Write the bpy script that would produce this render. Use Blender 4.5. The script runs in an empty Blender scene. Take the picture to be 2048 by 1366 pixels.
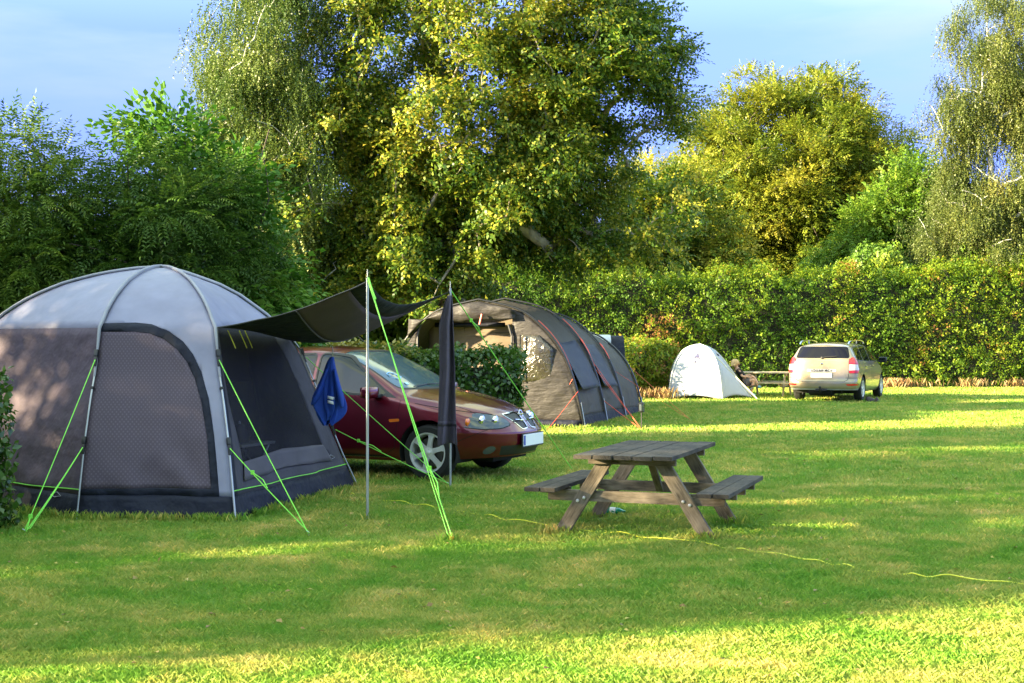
import bpy, bmesh, math, random
import numpy as np
from mathutils import Vector, Matrix, Euler, noise
R = math.radians
PI = math.pi
C = bpy.context.scene.collection
sc = bpy.context.scene
F, HC, CY = 2700.0, 1.5, 683.0            # focal length (px of a 2048 wide frame), camera height, horizon row

def gp(px, py):                            # ground point seen at a pixel of the photograph
    D = F*HC/(py-CY)
    return Vector(((px-1024)*D/F, D, 0.0))
def at(px, py, D):                         # point at depth D
    return Vector(((px-1024)*D/F, D, HC-(py-CY)*D/F))

# ---------------------------------------------------------------- tagging
def tag(o, label=None, cat=None, group=None, kind=None):
    if label: o['label'] = label
    if cat: o['category'] = cat
    if group: o['group'] = group
    if kind: o['kind'] = kind
    return o
def thing(name, label, cat, loc=(0, 0, 0), rz=0.0, group=None):
    o = bpy.data.objects.new(name, None); C.objects.link(o)
    o.location = loc; o.rotation_euler = (0, 0, rz); o.empty_display_size = .2
    return tag(o, label, cat, group)
def root_of(o):
    while o.parent: o = o.parent
    return o

# ---------------------------------------------------------------- mesh builder
class MB:
    def __init__(s): s.v = []; s.f = []; s.m = []; s.uv = None
    def add(s, vs, fs, m=0):
        b = len(s.v); s.v += [Vector(v) for v in vs]
        for f in fs: s.f.append([i+b for i in f]); s.m.append(m)
        return s
    def box(s, c, size, rot=None, m=0, bev=0.0):
        hx, hy, hz = [q/2 for q in size]
        if bev <= 0:
            vs = [Vector((x, y, z)) for x in (-hx, hx) for y in (-hy, hy) for z in (-hz, hz)]
            fs = [(0, 1, 3, 2), (4, 6, 7, 5), (0, 4, 5, 1), (2, 3, 7, 6), (0, 2, 6, 4), (1, 5, 7, 3)]
        else:
            bm = bmesh.new(); bmesh.ops.create_cube(bm, size=1)
            for v in bm.verts: v.co = Vector((v.co.x*size[0], v.co.y*size[1], v.co.z*size[2]))
            bmesh.ops.bevel(bm, geom=bm.edges[:], offset=bev, segments=2, affect='EDGES', profile=.7)
            bm.verts.index_update()
            vs = [v.co.copy() for v in bm.verts]; fs = [[v.index for v in f.verts] for f in bm.faces]; bm.free()
        M = rot if rot is not None else Matrix.Identity(3)
        c = Vector(c)
        return s.add([M @ v + c for v in vs], fs, m)
    def tube(s, pts, r, n=6, m=0, cap=True, flat=None):
        pts = [Vector(p) for p in pts]; k = len(pts)
        rs = r if isinstance(r, (list, tuple)) else [r]*k
        t0 = (pts[1]-pts[0]).normalized()
        up = Vector((0, 0, 1)) if abs(t0.z) < .9 else Vector((1, 0, 0))
        a = t0.cross(up).normalized(); vs = []; fs = []
        for i, p in enumerate(pts):
            t = (pts[min(i+1, k-1)]-pts[max(i-1, 0)])
            t = t.normalized() if t.length > 1e-9 else t0
            a = (a - t*a.dot(t));
            a = a.normalized() if a.length > 1e-6 else t.orthogonal().normalized()
            b = t.cross(a)
            for j in range(n):
                q = 2*PI*j/n
                vs.append(p + (a*math.cos(q) + b*math.sin(q)*(flat or 1))*rs[i])
        for i in range(k-1):
            for j in range(n):
                fs.append((i*n+j, i*n+(j+1) % n, (i+1)*n+(j+1) % n, (i+1)*n+j))
        if cap: fs.append(tuple(range(n-1, -1, -1))); fs.append(tuple((k-1)*n+j for j in range(n)))
        return s.add(vs, fs, m)
    def lathe(s, prof, c=(0, 0, 0), axis='z', n=24, m=0, cap=False):
        vs = []; fs = []; k = len(prof)
        for (r, h) in prof:
            for j in range(n):
                q = 2*PI*j/n; x, y = r*math.cos(q), r*math.sin(q)
                vs.append(Vector((x, y, h)) if axis == 'z' else (Vector((x, h, y)) if axis == 'y' else Vector((h, x, y))))
        for i in range(k-1):
            for j in range(n): fs.append((i*n+j, i*n+(j+1) % n, (i+1)*n+(j+1) % n, (i+1)*n+j))
        if cap: fs.append(tuple(range(n))); fs.append(tuple((k-1)*n+j for j in range(n)))
        c = Vector(c)
        return s.add([v+c for v in vs], fs, m)
    def grid(s, rows, m=0, close=False):
        nr = len(rows); nc = len(rows[0]); vs = [p for r_ in rows for p in r_]; fs = []
        for i in range(nr-1):
            for j in range(nc-1 if not close else nc):
                fs.append((i*nc+j, i*nc+(j+1) % nc, (i+1)*nc+(j+1) % nc, (i+1)*nc+j))
        return s.add(vs, fs, m)
    def prism(s, poly, d, c=(0, 0, 0), M=None, m=0):       # poly in local xz, extruded along y by d
        n = len(poly); c = Vector(c); M = M or Matrix.Identity(3)
        vs = [M @ Vector((x, -d/2, z)) + c for x, z in poly] + [M @ Vector((x, d/2, z)) + c for x, z in poly]
        fs = [tuple(range(n)), tuple(range(2*n-1, n-1, -1))] + [(i, i+n, (i+1) % n+n, (i+1) % n) for i in range(n)]
        return s.add(vs, fs, m)
    def build(s, name, mats, parent=None, world=False, smooth=False, solid=0.0, bevel=0.0, normals=True):
        me = bpy.data.meshes.new(name)
        vs = s.v
        if world and parent is not None:
            L = root_of(parent).location; vs = [v-L for v in vs]
        me.from_pydata([tuple(v) for v in vs], [], s.f)
        for mt in (mats if isinstance(mats, (list, tuple)) else [mats]): me.materials.append(mt)
        me.polygons.foreach_set('material_index', s.m)
        if s.uv is not None and len(s.uv) == len(s.v):
            uvl = me.uv_layers.new(name='UVMap')
            idx = np.empty(len(me.loops), dtype=np.int32); me.loops.foreach_get('vertex_index', idx)
            uvl.data.foreach_set('uv', np.array(s.uv, dtype=np.float32)[idx].ravel())
        if normals:
            bm = bmesh.new(); bm.from_mesh(me); bmesh.ops.recalc_face_normals(bm, faces=bm.faces[:]); bm.to_mesh(me); bm.free()
        if smooth:
            me.polygons.foreach_set('use_smooth', [True]*len(me.polygons))
            if smooth != 'all': me.set_sharp_from_angle(angle=R(40))
        me.update()
        o = bpy.data.objects.new(name, me); C.objects.link(o)
        if parent is not None: o.parent = parent
        if solid:
            md = o.modifiers.new('solid', 'SOLIDIFY'); md.thickness = solid; md.offset = 0
        if bevel:
            md = o.modifiers.new('bev', 'BEVEL'); md.width = bevel; md.segments = 2; md.limit_method = 'ANGLE'; md.angle_limit = R(50)
        return o

def copy_tree(o, parent=None):
    c = o.copy(); C.objects.link(c); c.parent = parent
    for ch in [x for x in bpy.data.objects if x.parent == o]: copy_tree(ch, c)
    return c

# ---------------------------------------------------------------- cutting regions into a dense bmesh
def proj2(co, pr): return (co.x, co.z) if pr == 'xz' else ((co.y, co.z) if pr == 'yz' else (co.x, co.y))
def cutseg(bm, pr, a, b, filt, pad=.05):
    d = (b[0]-a[0], b[1]-a[1]); L = math.hypot(*d)
    if L < 1e-6: return
    n2 = (-d[1]/L, d[0]/L)
    if pr == 'xz': no = Vector((n2[0], 0, n2[1])); co = Vector((a[0], 0, a[1]))
    elif pr == 'yz': no = Vector((0, n2[0], n2[1])); co = Vector((0, a[0], a[1]))
    else: no = Vector((n2[0], n2[1], 0)); co = Vector((a[0], a[1], 0))
    x0, x1 = min(a[0], b[0])-pad, max(a[0], b[0])+pad; y0, y1 = min(a[1], b[1])-pad, max(a[1], b[1])+pad
    fs = []
    for f in bm.faces:
        c = f.calc_center_median(); u, v = proj2(c, pr)
        if x0 < u < x1 and y0 < v < y1 and filt(c): fs.append(f)
    if not fs: return
    es = {e for f in fs for e in f.edges}; vs = {v for f in fs for v in f.verts}
    bmesh.ops.bisect_plane(bm, geom=list(vs)+list(es)+fs, dist=1e-5, plane_co=co, plane_no=no)
def cutpoly(bm, pr, poly, filt, pad=.05):
    for i in range(len(poly)): cutseg(bm, pr, poly[i], poly[(i+1) % len(poly)], filt, pad)
def inpoly(p, poly):
    x, y = p; r = False; j = len(poly)-1
    for i in range(len(poly)):
        xi, yi = poly[i]; xj, yj = poly[j]
        if (yi > y) != (yj > y) and x < (xj-xi)*(y-yi)/(yj-yi)+xi: r = not r
        j = i
    return r
def shrink(poly, d):                        # inset (or outset, d<0) a polygon
    n = len(poly); A = sum(poly[i][0]*poly[(i+1) % n][1]-poly[(i+1) % n][0]*poly[i][1] for i in range(n))
    sg = 1 if A > 0 else -1; out = []
    for i in range(n):
        p0, p1, p2 = poly[i-1], poly[i], poly[(i+1) % n]
        def nrm(a, b):
            dx, dy = b[0]-a[0], b[1]-a[1]; L = math.hypot(dx, dy) or 1
            return (-dy/L*sg, dx/L*sg)
        n1, n2 = nrm(p0, p1), nrm(p1, p2)
        k = 1+n1[0]*n2[0]+n1[1]*n2[1]; k = max(k, .35)
        out.append((p1[0]+(n1[0]+n2[0])/k*d, p1[1]+(n1[1]+n2[1])/k*d))
    return out
def rounded(poly, r, seg=4):
    out = []; n = len(poly)
    for i in range(n):
        p0, p1, p2 = Vector(poly[i-1]), Vector(poly[i]), Vector(poly[(i+1) % n])
        a = p1+(p0-p1).normalized()*min(r, (p0-p1).length*.45); b = p1+(p2-p1).normalized()*min(r, (p2-p1).length*.45)
        for k in range(seg+1):
            t = k/seg; q = a*(1-t)**2+p1*2*t*(1-t)+b*t*t; out.append((q.x, q.y))
    return out
def faces_to_obj(bm, faces, name, mat, parent, off=0.0, solid=0.0, smooth=True, uvf=None):
    idx = {}; mb = MB(); uvs = []
    for f in faces:
        l = []
        for v in f.verts:
            if v.index not in idx:
                idx[v.index] = len(mb.v); mb.v.append(v.co + v.normal*off)
                if uvf: uvs.append(uvf(v))
            l.append(idx[v.index])
        mb.f.append(l); mb.m.append(0)
    if uvf: mb.uv = uvs
    return mb.build(name, mat, parent, smooth='all' if smooth else False, solid=solid, normals=False)

# ---------------------------------------------------------------- materials
def newmat(name):
    m = bpy.data.materials.new(name); m.use_nodes = True
    nt = m.node_tree; nt.nodes.clear()
    out = nt.nodes.new('ShaderNodeOutputMaterial')
    return m, nt, out
def N(nt, typ, **kw):
    n = nt.nodes.new(typ)
    for k, v in kw.items():
        if k.startswith('i_'): n.inputs[k[2:].replace('_', ' ')].default_value = v
        else: setattr(n, k, v)
    return n
def ramp(nt, stops, fac=None, interp='LINEAR'):
    r_ = nt.nodes.new('ShaderNodeValToRGB'); e = r_.color_ramp.elements; r_.color_ramp.interpolation = interp
    while len(e) > 1: e.remove(e[-1])
    e[0].position = stops[0][0]; e[0].color = (*stops[0][1], 1)
    for p, c in stops[1:]:
        q = e.new(p); q.color = (*c, 1)
    if fac is not None: nt.links.new(fac, r_.inputs[0])
    return r_
def pbr(name, col, rough=.6, metal=0.0, var=.12, vscale=6.0, bump=0.0, bscale=40.0, coat=0.0, spec=.5, stretch=(1, 1, 1), trans=0.0, dist=.01, col2=None, detail=4, ior=None):
    m, nt, out = newmat(name); L = nt.links.new
    b = N(nt, 'ShaderNodeBsdfPrincipled')
    b.inputs['Roughness'].default_value = rough; b.inputs['Metallic'].default_value = metal
    b.inputs['Coat Weight'].default_value = coat; b.inputs['Coat Roughness'].default_value = .04
    b.inputs['Specular IOR Level'].default_value = spec
    if ior: b.inputs['IOR'].default_value = ior
    tc = N(nt, 'ShaderNodeTexCoord'); mp = N(nt, 'ShaderNodeMapping'); mp.inputs['Scale'].default_value = stretch
    L(tc.outputs['Object'], mp.inputs[0])
    nz = N(nt, 'ShaderNodeTexNoise'); nz.inputs['Scale'].default_value = vscale; nz.inputs['Detail'].default_value = detail
    L(mp.outputs[0], nz.inputs['Vector'])
    c2 = col2 or tuple(min(1, c*(1+var*1.5)) for c in col); c1 = tuple(c*(1-var) for c in col)
    r_ = ramp(nt, [(.3, c1), (.7, c2)], nz.outputs['Fac'])
    L(r_.outputs[0], b.inputs['Base Color'])
    if bump:
        n2 = N(nt, 'ShaderNodeTexNoise'); n2.inputs['Scale'].default_value = bscale; n2.inputs['Detail'].default_value = 3
        L(mp.outputs[0], n2.inputs['Vector'])
        bp = N(nt, 'ShaderNodeBump'); bp.inputs['Strength'].default_value = bump; bp.inputs['Distance'].default_value = dist
        L(n2.outputs['Fac'], bp.inputs['Height']); L(bp.outputs[0], b.inputs['Normal'])
    if trans:
        t = N(nt, 'ShaderNodeBsdfTranslucent'); L(r_.outputs[0], t.inputs[0])
        mx = N(nt, 'ShaderNodeMixShader'); mx.inputs[0].default_value = trans
        L(b.outputs[0], mx.inputs[1]); L(t.outputs[0], mx.inputs[2]); L(mx.outputs[0], out.inputs[0])
    else: L(b.outputs[0], out.inputs[0])
    return m
def leafmat(name, stops, trans=.35, rough=.45, spec=.35):
    m, nt, out = newmat(name); L = nt.links.new
    a = N(nt, 'ShaderNodeAttribute'); a.attribute_name = 'tint'
    r_ = ramp(nt, stops, a.outputs['Fac'])
    b = N(nt, 'ShaderNodeBsdfPrincipled'); b.inputs['Roughness'].default_value = rough; b.inputs['Specular IOR Level'].default_value = spec
    L(r_.outputs[0], b.inputs['Base Color'])
    t = N(nt, 'ShaderNodeBsdfTranslucent'); L(r_.outputs[0], t.inputs[0])
    mx = N(nt, 'ShaderNodeMixShader'); mx.inputs[0].default_value = trans
    L(b.outputs[0], mx.inputs[1]); L(t.outputs[0], mx.inputs[2]); L(mx.outputs[0], out.inputs[0])
    return m

# ---------------------------------------------------------------- foliage by vectorised sprays
def npmesh(name, V, Q, mat, parent=None, tint=None, nper=4, smooth=False):
    me = bpy.data.meshes.new(name); nv = len(V); nf = len(Q)
    me.vertices.add(nv); me.vertices.foreach_set('co', np.ascontiguousarray(V, dtype=np.float32).ravel())
    me.loops.add(nf*nper); me.loops.foreach_set('vertex_index', np.ascontiguousarray(Q, dtype=np.int32).ravel())
    me.polygons.add(nf); me.polygons.foreach_set('loop_start', np.arange(0, nf*nper, nper, dtype=np.int32))
    if smooth: me.polygons.foreach_set('use_smooth', np.ones(nf, dtype=bool))
    me.update(calc_edges=True)
    if tint is not None:
        a = me.attributes.new('tint', 'FLOAT', 'POINT'); a.data.foreach_set('value', np.ascontiguousarray(tint, dtype=np.float32))
    me.materials.append(mat)
    o = bpy.data.objects.new(name, me); C.objects.link(o)
    if parent is not None: o.parent = parent
    return o
def leafquad(p, d, n, l, w, curl=.15):
    d = Vector(d).normalized(); n = Vector(n); s_ = d.cross(n).normalized(); n = s_.cross(d).normalized(); p = Vector(p)
    return [p, p+d*l*.45+s_*w/2+n*l*.07, p+d*l-n*l*curl, p+d*l*.45-s_*w/2+n*l*.07]
def spray_beech(rg, k=8, L=.30, l=.075, w=.05, spread=55):
    v = []
    for i in range(k):
        t = (i+.6)/k; sd = 1 if i % 2 else -1
        a = R(spread*sd*(1-.55*t)+rg.uniform(-12, 12))
        p = (L*t, rg.uniform(-.01, .01), -L*.25*t*t+rg.uniform(-.02, .02))
        v += leafquad(p, (math.cos(a), math.sin(a), rg.uniform(-.5, .1)), (rg.uniform(-.5, .5), rg.uniform(-.5, .5), 1), l*rg.uniform(.7, 1.2), w*rg.uniform(.8, 1.15))
    return np.array([tuple(q) for q in v])
def spray_pinnate(rg, k=13, L=.24, l=.06, w=.018):
    v = []
    for i in range(k):
        j = i//2; t = (j+1)/(k//2+1); sd = 1 if i % 2 else -1
        a = R(65*sd) if i < k-1 else 0; p = (L*(t if i < k-1 else 1), 0, -L*.5*t*t)
        v += leafquad(p, (math.cos(a), math.sin(a), -.35), (0, 0, 1), l*rg.uniform(.8, 1.1), w)
    return np.array([tuple(q) for q in v])
def spray_strand(rg, k=16, L=.7, l=.045, w=.035):
    v = []
    for i in range(k):
        t = (i+.5)/k
        p = (L*t, math.sin(t*5)*.02, math.cos(t*4)*.02); a = rg.uniform(0, 2*PI)
        v += leafquad(p, (.55, math.cos(a)*.7, math.sin(a)*.7), (0, math.sin(a), math.cos(a)), l*rg.uniform(.7, 1.2), w)
    return np.array([tuple(q) for q in v])
def spray_tuft(rg, k=6, L=.07, l=.07, w=.045):
    v = []
    for i in range(k):
        a = rg.uniform(0, 2*PI); e = rg.uniform(-.5, .9)
        v += leafquad((rg.uniform(0, L), rg.uniform(-L, L), rg.uniform(-L, L)), (e, math.cos(a), math.sin(a)), (1, rg.uniform(-.6, .6), rg.uniform(-.6, .6)), l*rg.uniform(.6, 1.2), w*rg.uniform(.8, 1.1))
    return np.array([tuple(q) for q in v])
def nrmz(a): return a/np.maximum(np.linalg.norm(a, axis=1, keepdims=True), 1e-9)
def instance(templates, pos, axis, up, scale, tint, rng, jit=.12):
    Vs = []; Ts = []
    pick = rng.integers(0, len(templates), len(pos))
    ax = nrmz(axis); sd = nrmz(np.cross(up, ax)); uz = np.cross(ax, sd)
    for k, T in enumerate(templates):
        m = pick == k
        if not m.any(): continue
        n = m.sum()
        V = (T[None, :, 0:1]*ax[m][:, None, :] + T[None, :, 1:2]*sd[m][:, None, :] + T[None, :, 2:3]*uz[m][:, None, :])*scale[m][:, None, None] + pos[m][:, None, :]
        Vs.append(V.reshape(-1, 3)); nl = len(T)//4
        tt = tint[m][:, None] + rng.normal(0, jit, (n, nl)); Ts.append(np.repeat(tt.ravel(), 4))
    V = np.concatenate(Vs); T = np.clip(np.concatenate(Ts), 0, 1)
    return V, np.arange(len(V)).reshape(-1, 4), T
def vnoise(P, sc_, seed=0):
    """cheap smooth value noise, vectorised: sum of sines"""
    rng = np.random.default_rng(seed); out = np.zeros(len(P))
    for i in range(7):
        k = rng.normal(0, 1, 3)*sc_*(1+.35*i); ph = rng.uniform(0, 6.28)
        out += np.sin(P @ k + ph)/(1+.35*i)
    return out/3.0
# ================================================================ camera, light, sky
cam = bpy.data.cameras.new('camera'); co_ = bpy.data.objects.new('camera', cam); C.objects.link(co_)
cam.sensor_width = 36; cam.lens = 36*F/2048; cam.clip_end = 3000; cam.clip_start = .05
co_.location = (0, 0, HC); co_.rotation_euler = (PI/2, 0, 0); sc.camera = co_
sc.view_settings.view_transform = 'Standard'; sc.view_settings.look = 'None'; sc.view_settings.gamma = 1
sc.view_settings.use_curve_mapping = False
EXPOSURE = 2.95
sc.view_settings.exposure = EXPOSURE
SUN_AZ = R(254); SUN_EL = R(14)
sdir = Vector((math.sin(SUN_AZ)*math.cos(SUN_EL), math.cos(SUN_AZ)*math.cos(SUN_EL), math.sin(SUN_EL)))
sl = bpy.data.lights.new('sun', 'SUN'); sl.energy = 4.3; sl.angle = R(1.1); sl.color = (1.0, .82, .48)
so = bpy.data.objects.new('sun', sl); C.objects.link(so); so.rotation_euler = (-sdir).to_track_quat('-Z', 'Y').to_euler()
w = bpy.data.worlds.new('World'); sc.world = w; w.use_nodes = True
nt = w.node_tree; nt.nodes.clear(); L = nt.links.new
wo = nt.nodes.new('ShaderNodeOutputWorld'); bg = nt.nodes.new('ShaderNodeBackground'); bg.inputs[1].default_value = .15
sky = nt.nodes.new('ShaderNodeTexSky'); sky.sky_type = 'NISHITA'; sky.sun_disc = False
sky.sun_elevation = SUN_EL; sky.sun_rotation = SUN_AZ; sky.air_density = 1.0; sky.dust_density = .6; sky.ozone_density = 1.6
# thin high cloud: a little paler sky in soft streaks, by direction
tc = nt.nodes.new('ShaderNodeTexCoord'); mp = nt.nodes.new('ShaderNodeMapping'); mp.inputs['Scale'].default_value = (1.2, 1.2, 6)
nz = nt.nodes.new('ShaderNodeTexNoise'); nz.inputs['Scale'].default_value = 2.2; nz.inputs['Detail'].default_value = 6; nz.inputs['Roughness'].default_value = .55
L(tc.outputs['Generated'], mp.inputs[0]); L(mp.outputs[0], nz.inputs['Vector'])
cr = ramp(nt, [(.46, (0, 0, 0)), (.66, (.8, .8, .8))], nz.outputs['Fac'])
mx = nt.nodes.new('ShaderNodeMix'); mx.data_type = 'RGBA'
L(cr.outputs[0], mx.inputs['Factor']); L(sky.outputs[0], mx.inputs['A']); mx.inputs['B'].default_value = (2.8, 3.5, 2.3, 1)
fl = nt.nodes.new('ShaderNodeMix'); fl.data_type = 'RGBA'; fl.blend_type = 'MULTIPLY'; fl.inputs['Factor'].default_value = 1; sx_ = nt.nodes.new('ShaderNodeSeparateXYZ'); L(tc.outputs['Generated'], sx_.inputs[0]); fr_ = ramp(nt, [(0, (.185, .178, .42)), (.12, (.138, .148, .41)), (.22, (.22, .23, .46)), (.40, (.8, .75, .76)), (.65, (1.1, 1.0, .80))], sx_.outputs[2]); L(fr_.outputs[0], fl.inputs['B'])
L(mx.outputs['Result'], fl.inputs['A']); L(fl.outputs['Result'], bg.inputs[0]); L(bg.outputs[0], wo.inputs[0])
sc.cycles.max_bounces = 8; sc.cycles.transparent_max_bounces = 16; sc.cycles.diffuse_bounces = 4
sc.cycles.glossy_bounces = 4; sc.cycles.transmission_bounces = 6
sc.cycles.use_denoising = True

# ================================================================ ground and grass
def grass_colour(nt, bright=1.0, tintattr=False):
    L = nt.links.new
    g = N(nt, 'ShaderNodeNewGeometry'); sp = N(nt, 'ShaderNodeSeparateXYZ'); L(g.outputs['Position'], sp.inputs[0])
    cb = N(nt, 'ShaderNodeCombineXYZ'); L(sp.outputs[0], cb.inputs[0]); L(sp.outputs[1], cb.inputs[1])
    def nz(scale, det, rg=.5):
        n = N(nt, 'ShaderNodeTexNoise'); n.inputs['Scale'].default_value = scale; n.inputs['Detail'].default_value = det; n.inputs['Roughness'].default_value = rg
        L(cb.outputs[0], n.inputs['Vector']); return n.outputs['Fac']
    big = nz(.9, 4, .6); mid = nz(3.1, 3, .6)
    s_ = N(nt, 'ShaderNodeMath', operation='ADD'); L(big, s_.inputs[0]); L(mid, s_.inputs[1])
    hf = N(nt, 'ShaderNodeMath', operation='MULTIPLY'); hf.inputs[1].default_value = .5; L(s_.outputs[0], hf.inputs[0])
    k = bright
    r1 = ramp(nt, [(.32, (.10*k, .235*k, .020*k)), (.42, (.155*k, .29*k, .034*k)), (.51, (.24*k, .31*k, .055*k)), (.59, (.38*k, .37*k, .09*k)), (.72, (.55*k, .43*k, .19*k))], hf.outputs[0])
    if tintattr:
        a = N(nt, 'ShaderNodeAttribute'); a.attribute_name = 'tint'
        r2 = ramp(nt, [(0, (.55, .75, .5)), (.55, (1, 1, 1)), (.85, (1.6, 1.25, 1.2)), (1, (2.3, 1.5, 2.0))], a.outputs['Fac'])
        m = N(nt, 'ShaderNodeMix', data_type='RGBA', blend_type='MULTIPLY'); m.inputs['Factor'].default_value = 1
        L(r1.outputs[0], m.inputs['A']); L(r2.outputs[0], m.inputs['B']); return m.outputs['Result'], cb
    return r1.outputs[0], cb
gm, nt, out = newmat('lawn_soil'); L = nt.links.new
gc, cb = grass_colour(nt, 1.1)
fn = N(nt, 'ShaderNodeTexNoise'); fn.inputs['Scale'].default_value = 42; fn.inputs['Detail'].default_value = 4; L(cb.outputs[0], fn.inputs['Vector'])
fr = ramp(nt, [(.3, (.55, .6, .5)), (.7, (1.35, 1.3, 1.1))], fn.outputs['Fac'])
mm = N(nt, 'ShaderNodeMix', data_type='RGBA', blend_type='MULTIPLY'); mm.inputs['Factor'].default_value = 1
L(gc, mm.inputs['A']); L(fr.outputs[0], mm.inputs['B'])
b = N(nt, 'ShaderNodeBsdfPrincipled'); b.inputs['Roughness'].default_value = .9; b.inputs['Specular IOR Level'].default_value = .15
L(mm.outputs['Result'], b.inputs['Base Color'])
bp = N(nt, 'ShaderNodeBump'); bp.inputs['Strength'].default_value = .9; bp.inputs['Distance'].default_value = .05
L(fn.outputs['Fac'], bp.inputs['Height']); L(bp.outputs[0], b.inputs['Normal']); L(b.outputs[0], out.inputs[0])
gb, nt, out = newmat('grass_blade'); L = nt.links.new
gc, cb = grass_colour(nt, 1.25, True)
b = N(nt, 'ShaderNodeBsdfPrincipled'); b.inputs['Roughness'].default_value = .5; b.inputs['Specular IOR Level'].default_value = .3
t = N(nt, 'ShaderNodeBsdfTranslucent'); mx = N(nt, 'ShaderNodeMixShader'); mx.inputs[0].default_value = .35
L(gc, b.inputs['Base Color']); L(gc, t.inputs[0]); L(b.outputs[0], mx.inputs[1]); L(t.outputs[0], mx.inputs[2]); L(mx.outputs[0], out.inputs[0])

def gh(x, y): return 0.0
g = MB()
xs = [-900, -200, -60, -25, -10, 0, 10, 25, 60, 200, 900]; ys = [-300, -40, 0, 10, 20, 30, 40, 60, 100, 250, 900]
g.grid([[Vector((x, y, 0)) for x in xs] for y in ys])
tag(g.build('ground', gm), kind='structure')

rng = np.random.default_rng(11)
def blades(zones):
    Vs = []; Ts = []
    for (y0, y1, dens, h0, wd) in zones:
        xm = lambda y: 1024/F*y*1.05+1.5
        area = (xm(y0)+xm(y1))*(y1-y0); n = int(area*dens)
        y = rng.uniform(y0, y1, n*2); x = rng.uniform(-1, 1, n*2)*xm(y1); k = np.abs(x) < xm(y); x = x[k][:n]; y = y[k][:n]; n = len(x)
        P = np.stack([x, y, np.zeros(n)], 1)
        hh = h0*(.55+.9*rng.random(n)**1.5)*(1+.35*vnoise(P, 1.5, 3))
        a = rng.uniform(0, 2*PI, n); ln = rng.uniform(.2, 1.1, n)*hh
        d = np.stack([np.cos(a), np.sin(a), np.zeros(n)], 1); q = rng.uniform(0, 2*PI, n); s_ = np.stack([np.cos(q), np.sin(q), np.zeros(n)], 1)*wd*.5
        up = np.array([0, 0, 1.0])
        b0 = P-s_; b1 = P+s_; m = P+d*ln[:, None]*.35+up*hh[:, None]*.65; t_ = P+d*ln[:, None]+up*hh[:, None]*.95
        V = np.stack([b0, b1, m+s_*.8, t_], 1).reshape(-1, 3)
        Vs.append(V); Ts.append(np.repeat(np.clip(rng.normal(.48, .19, n)+.12*vnoise(P, 5, 9), 0, 1), 4))
    return np.concatenate(Vs), np.concatenate(Ts)
V, T = blades([(5.0, 7.5, 17000, .030, .0023), (7.5, 10, 9500, .031, .0032), (10, 14, 4200, .032, .0048), (14, 21, 1700, .034, .008), (21, 33, 600, .040, .014), (33, 46, 220, .046, .024)])
go = npmesh('grass', V, np.arange(len(V)).reshape(-1, 4), gb, tint=T)
tag(go, 'short mown lawn grass with dry patches', 'grass', kind='stuff')
# taller dry grass at the foot of the far hedge
def tufts(name, label, spots, mat, h, wd, seed):
    r_ = np.random.default_rng(seed); Ps = []
    for (x, y, rx, ry, n) in spots:
        Ps.append(np.stack([r_.normal(x, rx, n), r_.normal(y, ry, n), np.zeros(n)], 1))
    P = np.concatenate(Ps); n = len(P); hh = h*(.4+.8*r_.random(n)); a = r_.uniform(0, 2*PI, n)
    d = np.stack([np.cos(a), np.sin(a), np.zeros(n)], 1); q = r_.uniform(0, 2*PI, n); s_ = np.stack([np.cos(q), np.sin(q), np.zeros(n)], 1)*wd*.5
    m = P+d*(hh*.12)[:, None]+np.array([0, 0, 1.])*(hh*.6)[:, None]; t_ = P+d*(hh*.45)[:, None]+np.array([0, 0, 1.])*hh[:, None]
    V = np.stack([P-s_, P+s_, m+s_*.8, t_], 1).reshape(-1, 3)
    return tag(npmesh(name, V, np.arange(len(V)).reshape(-1, 4), mat, tint=np.repeat(r_.random(n), 4)), label, 'grass', kind='stuff')

# ================================================================ shared materials
M = {}
M['lav'] = pbr('tent_silver_fabric', (.25, .25, .36), .55, var=.06, bump=.4, bscale=4, dist=.03, trans=.08)
M['brown'] = pbr('tent_brown_fabric', (.074, .051, .078), .75, var=.12, bump=.8, bscale=5, dist=.05, trans=.06)
M['navy'] = pbr('tent_navy_fabric', (.009, .011, .024), .7, var=.2, bump=.8, bscale=6, dist=.05, spec=.3)
M['sleeve'] = pbr('tent_pole_sleeve', (.30, .30, .34), .6, var=.08)
M['steel'] = pbr('steel_pole', (.42, .44, .45), .38, metal=.7, var=.1)
M['dgrey'] = pbr('dark_grey_fabric', (.05, .045, .062), .85, var=.15, bump=.4, bscale=30, dist=.01)
M['black'] = pbr('black_plastic', (.012, .012, .014), .4, var=.2)
M['rope'] = pbr('lime_guy_rope', (.22, .70, .06), .5, var=.1)
M['rope2'] = pbr('yellow_cord', (.75, .72, .05), .5, var=.1)
M['redrope'] = pbr('red_guy_rope', (.85, .10, .05), .5, var=.1)
M['orange'] = pbr('orange_peg', (.9, .28, .02), .5)
M['blue'] = pbr('blue_cloth', (.010, .055, .36), .8, var=.15, bump=.3, bscale=40)
M['white'] = pbr('white_plastic', (.75, .75, .73), .5, var=.04)
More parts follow.
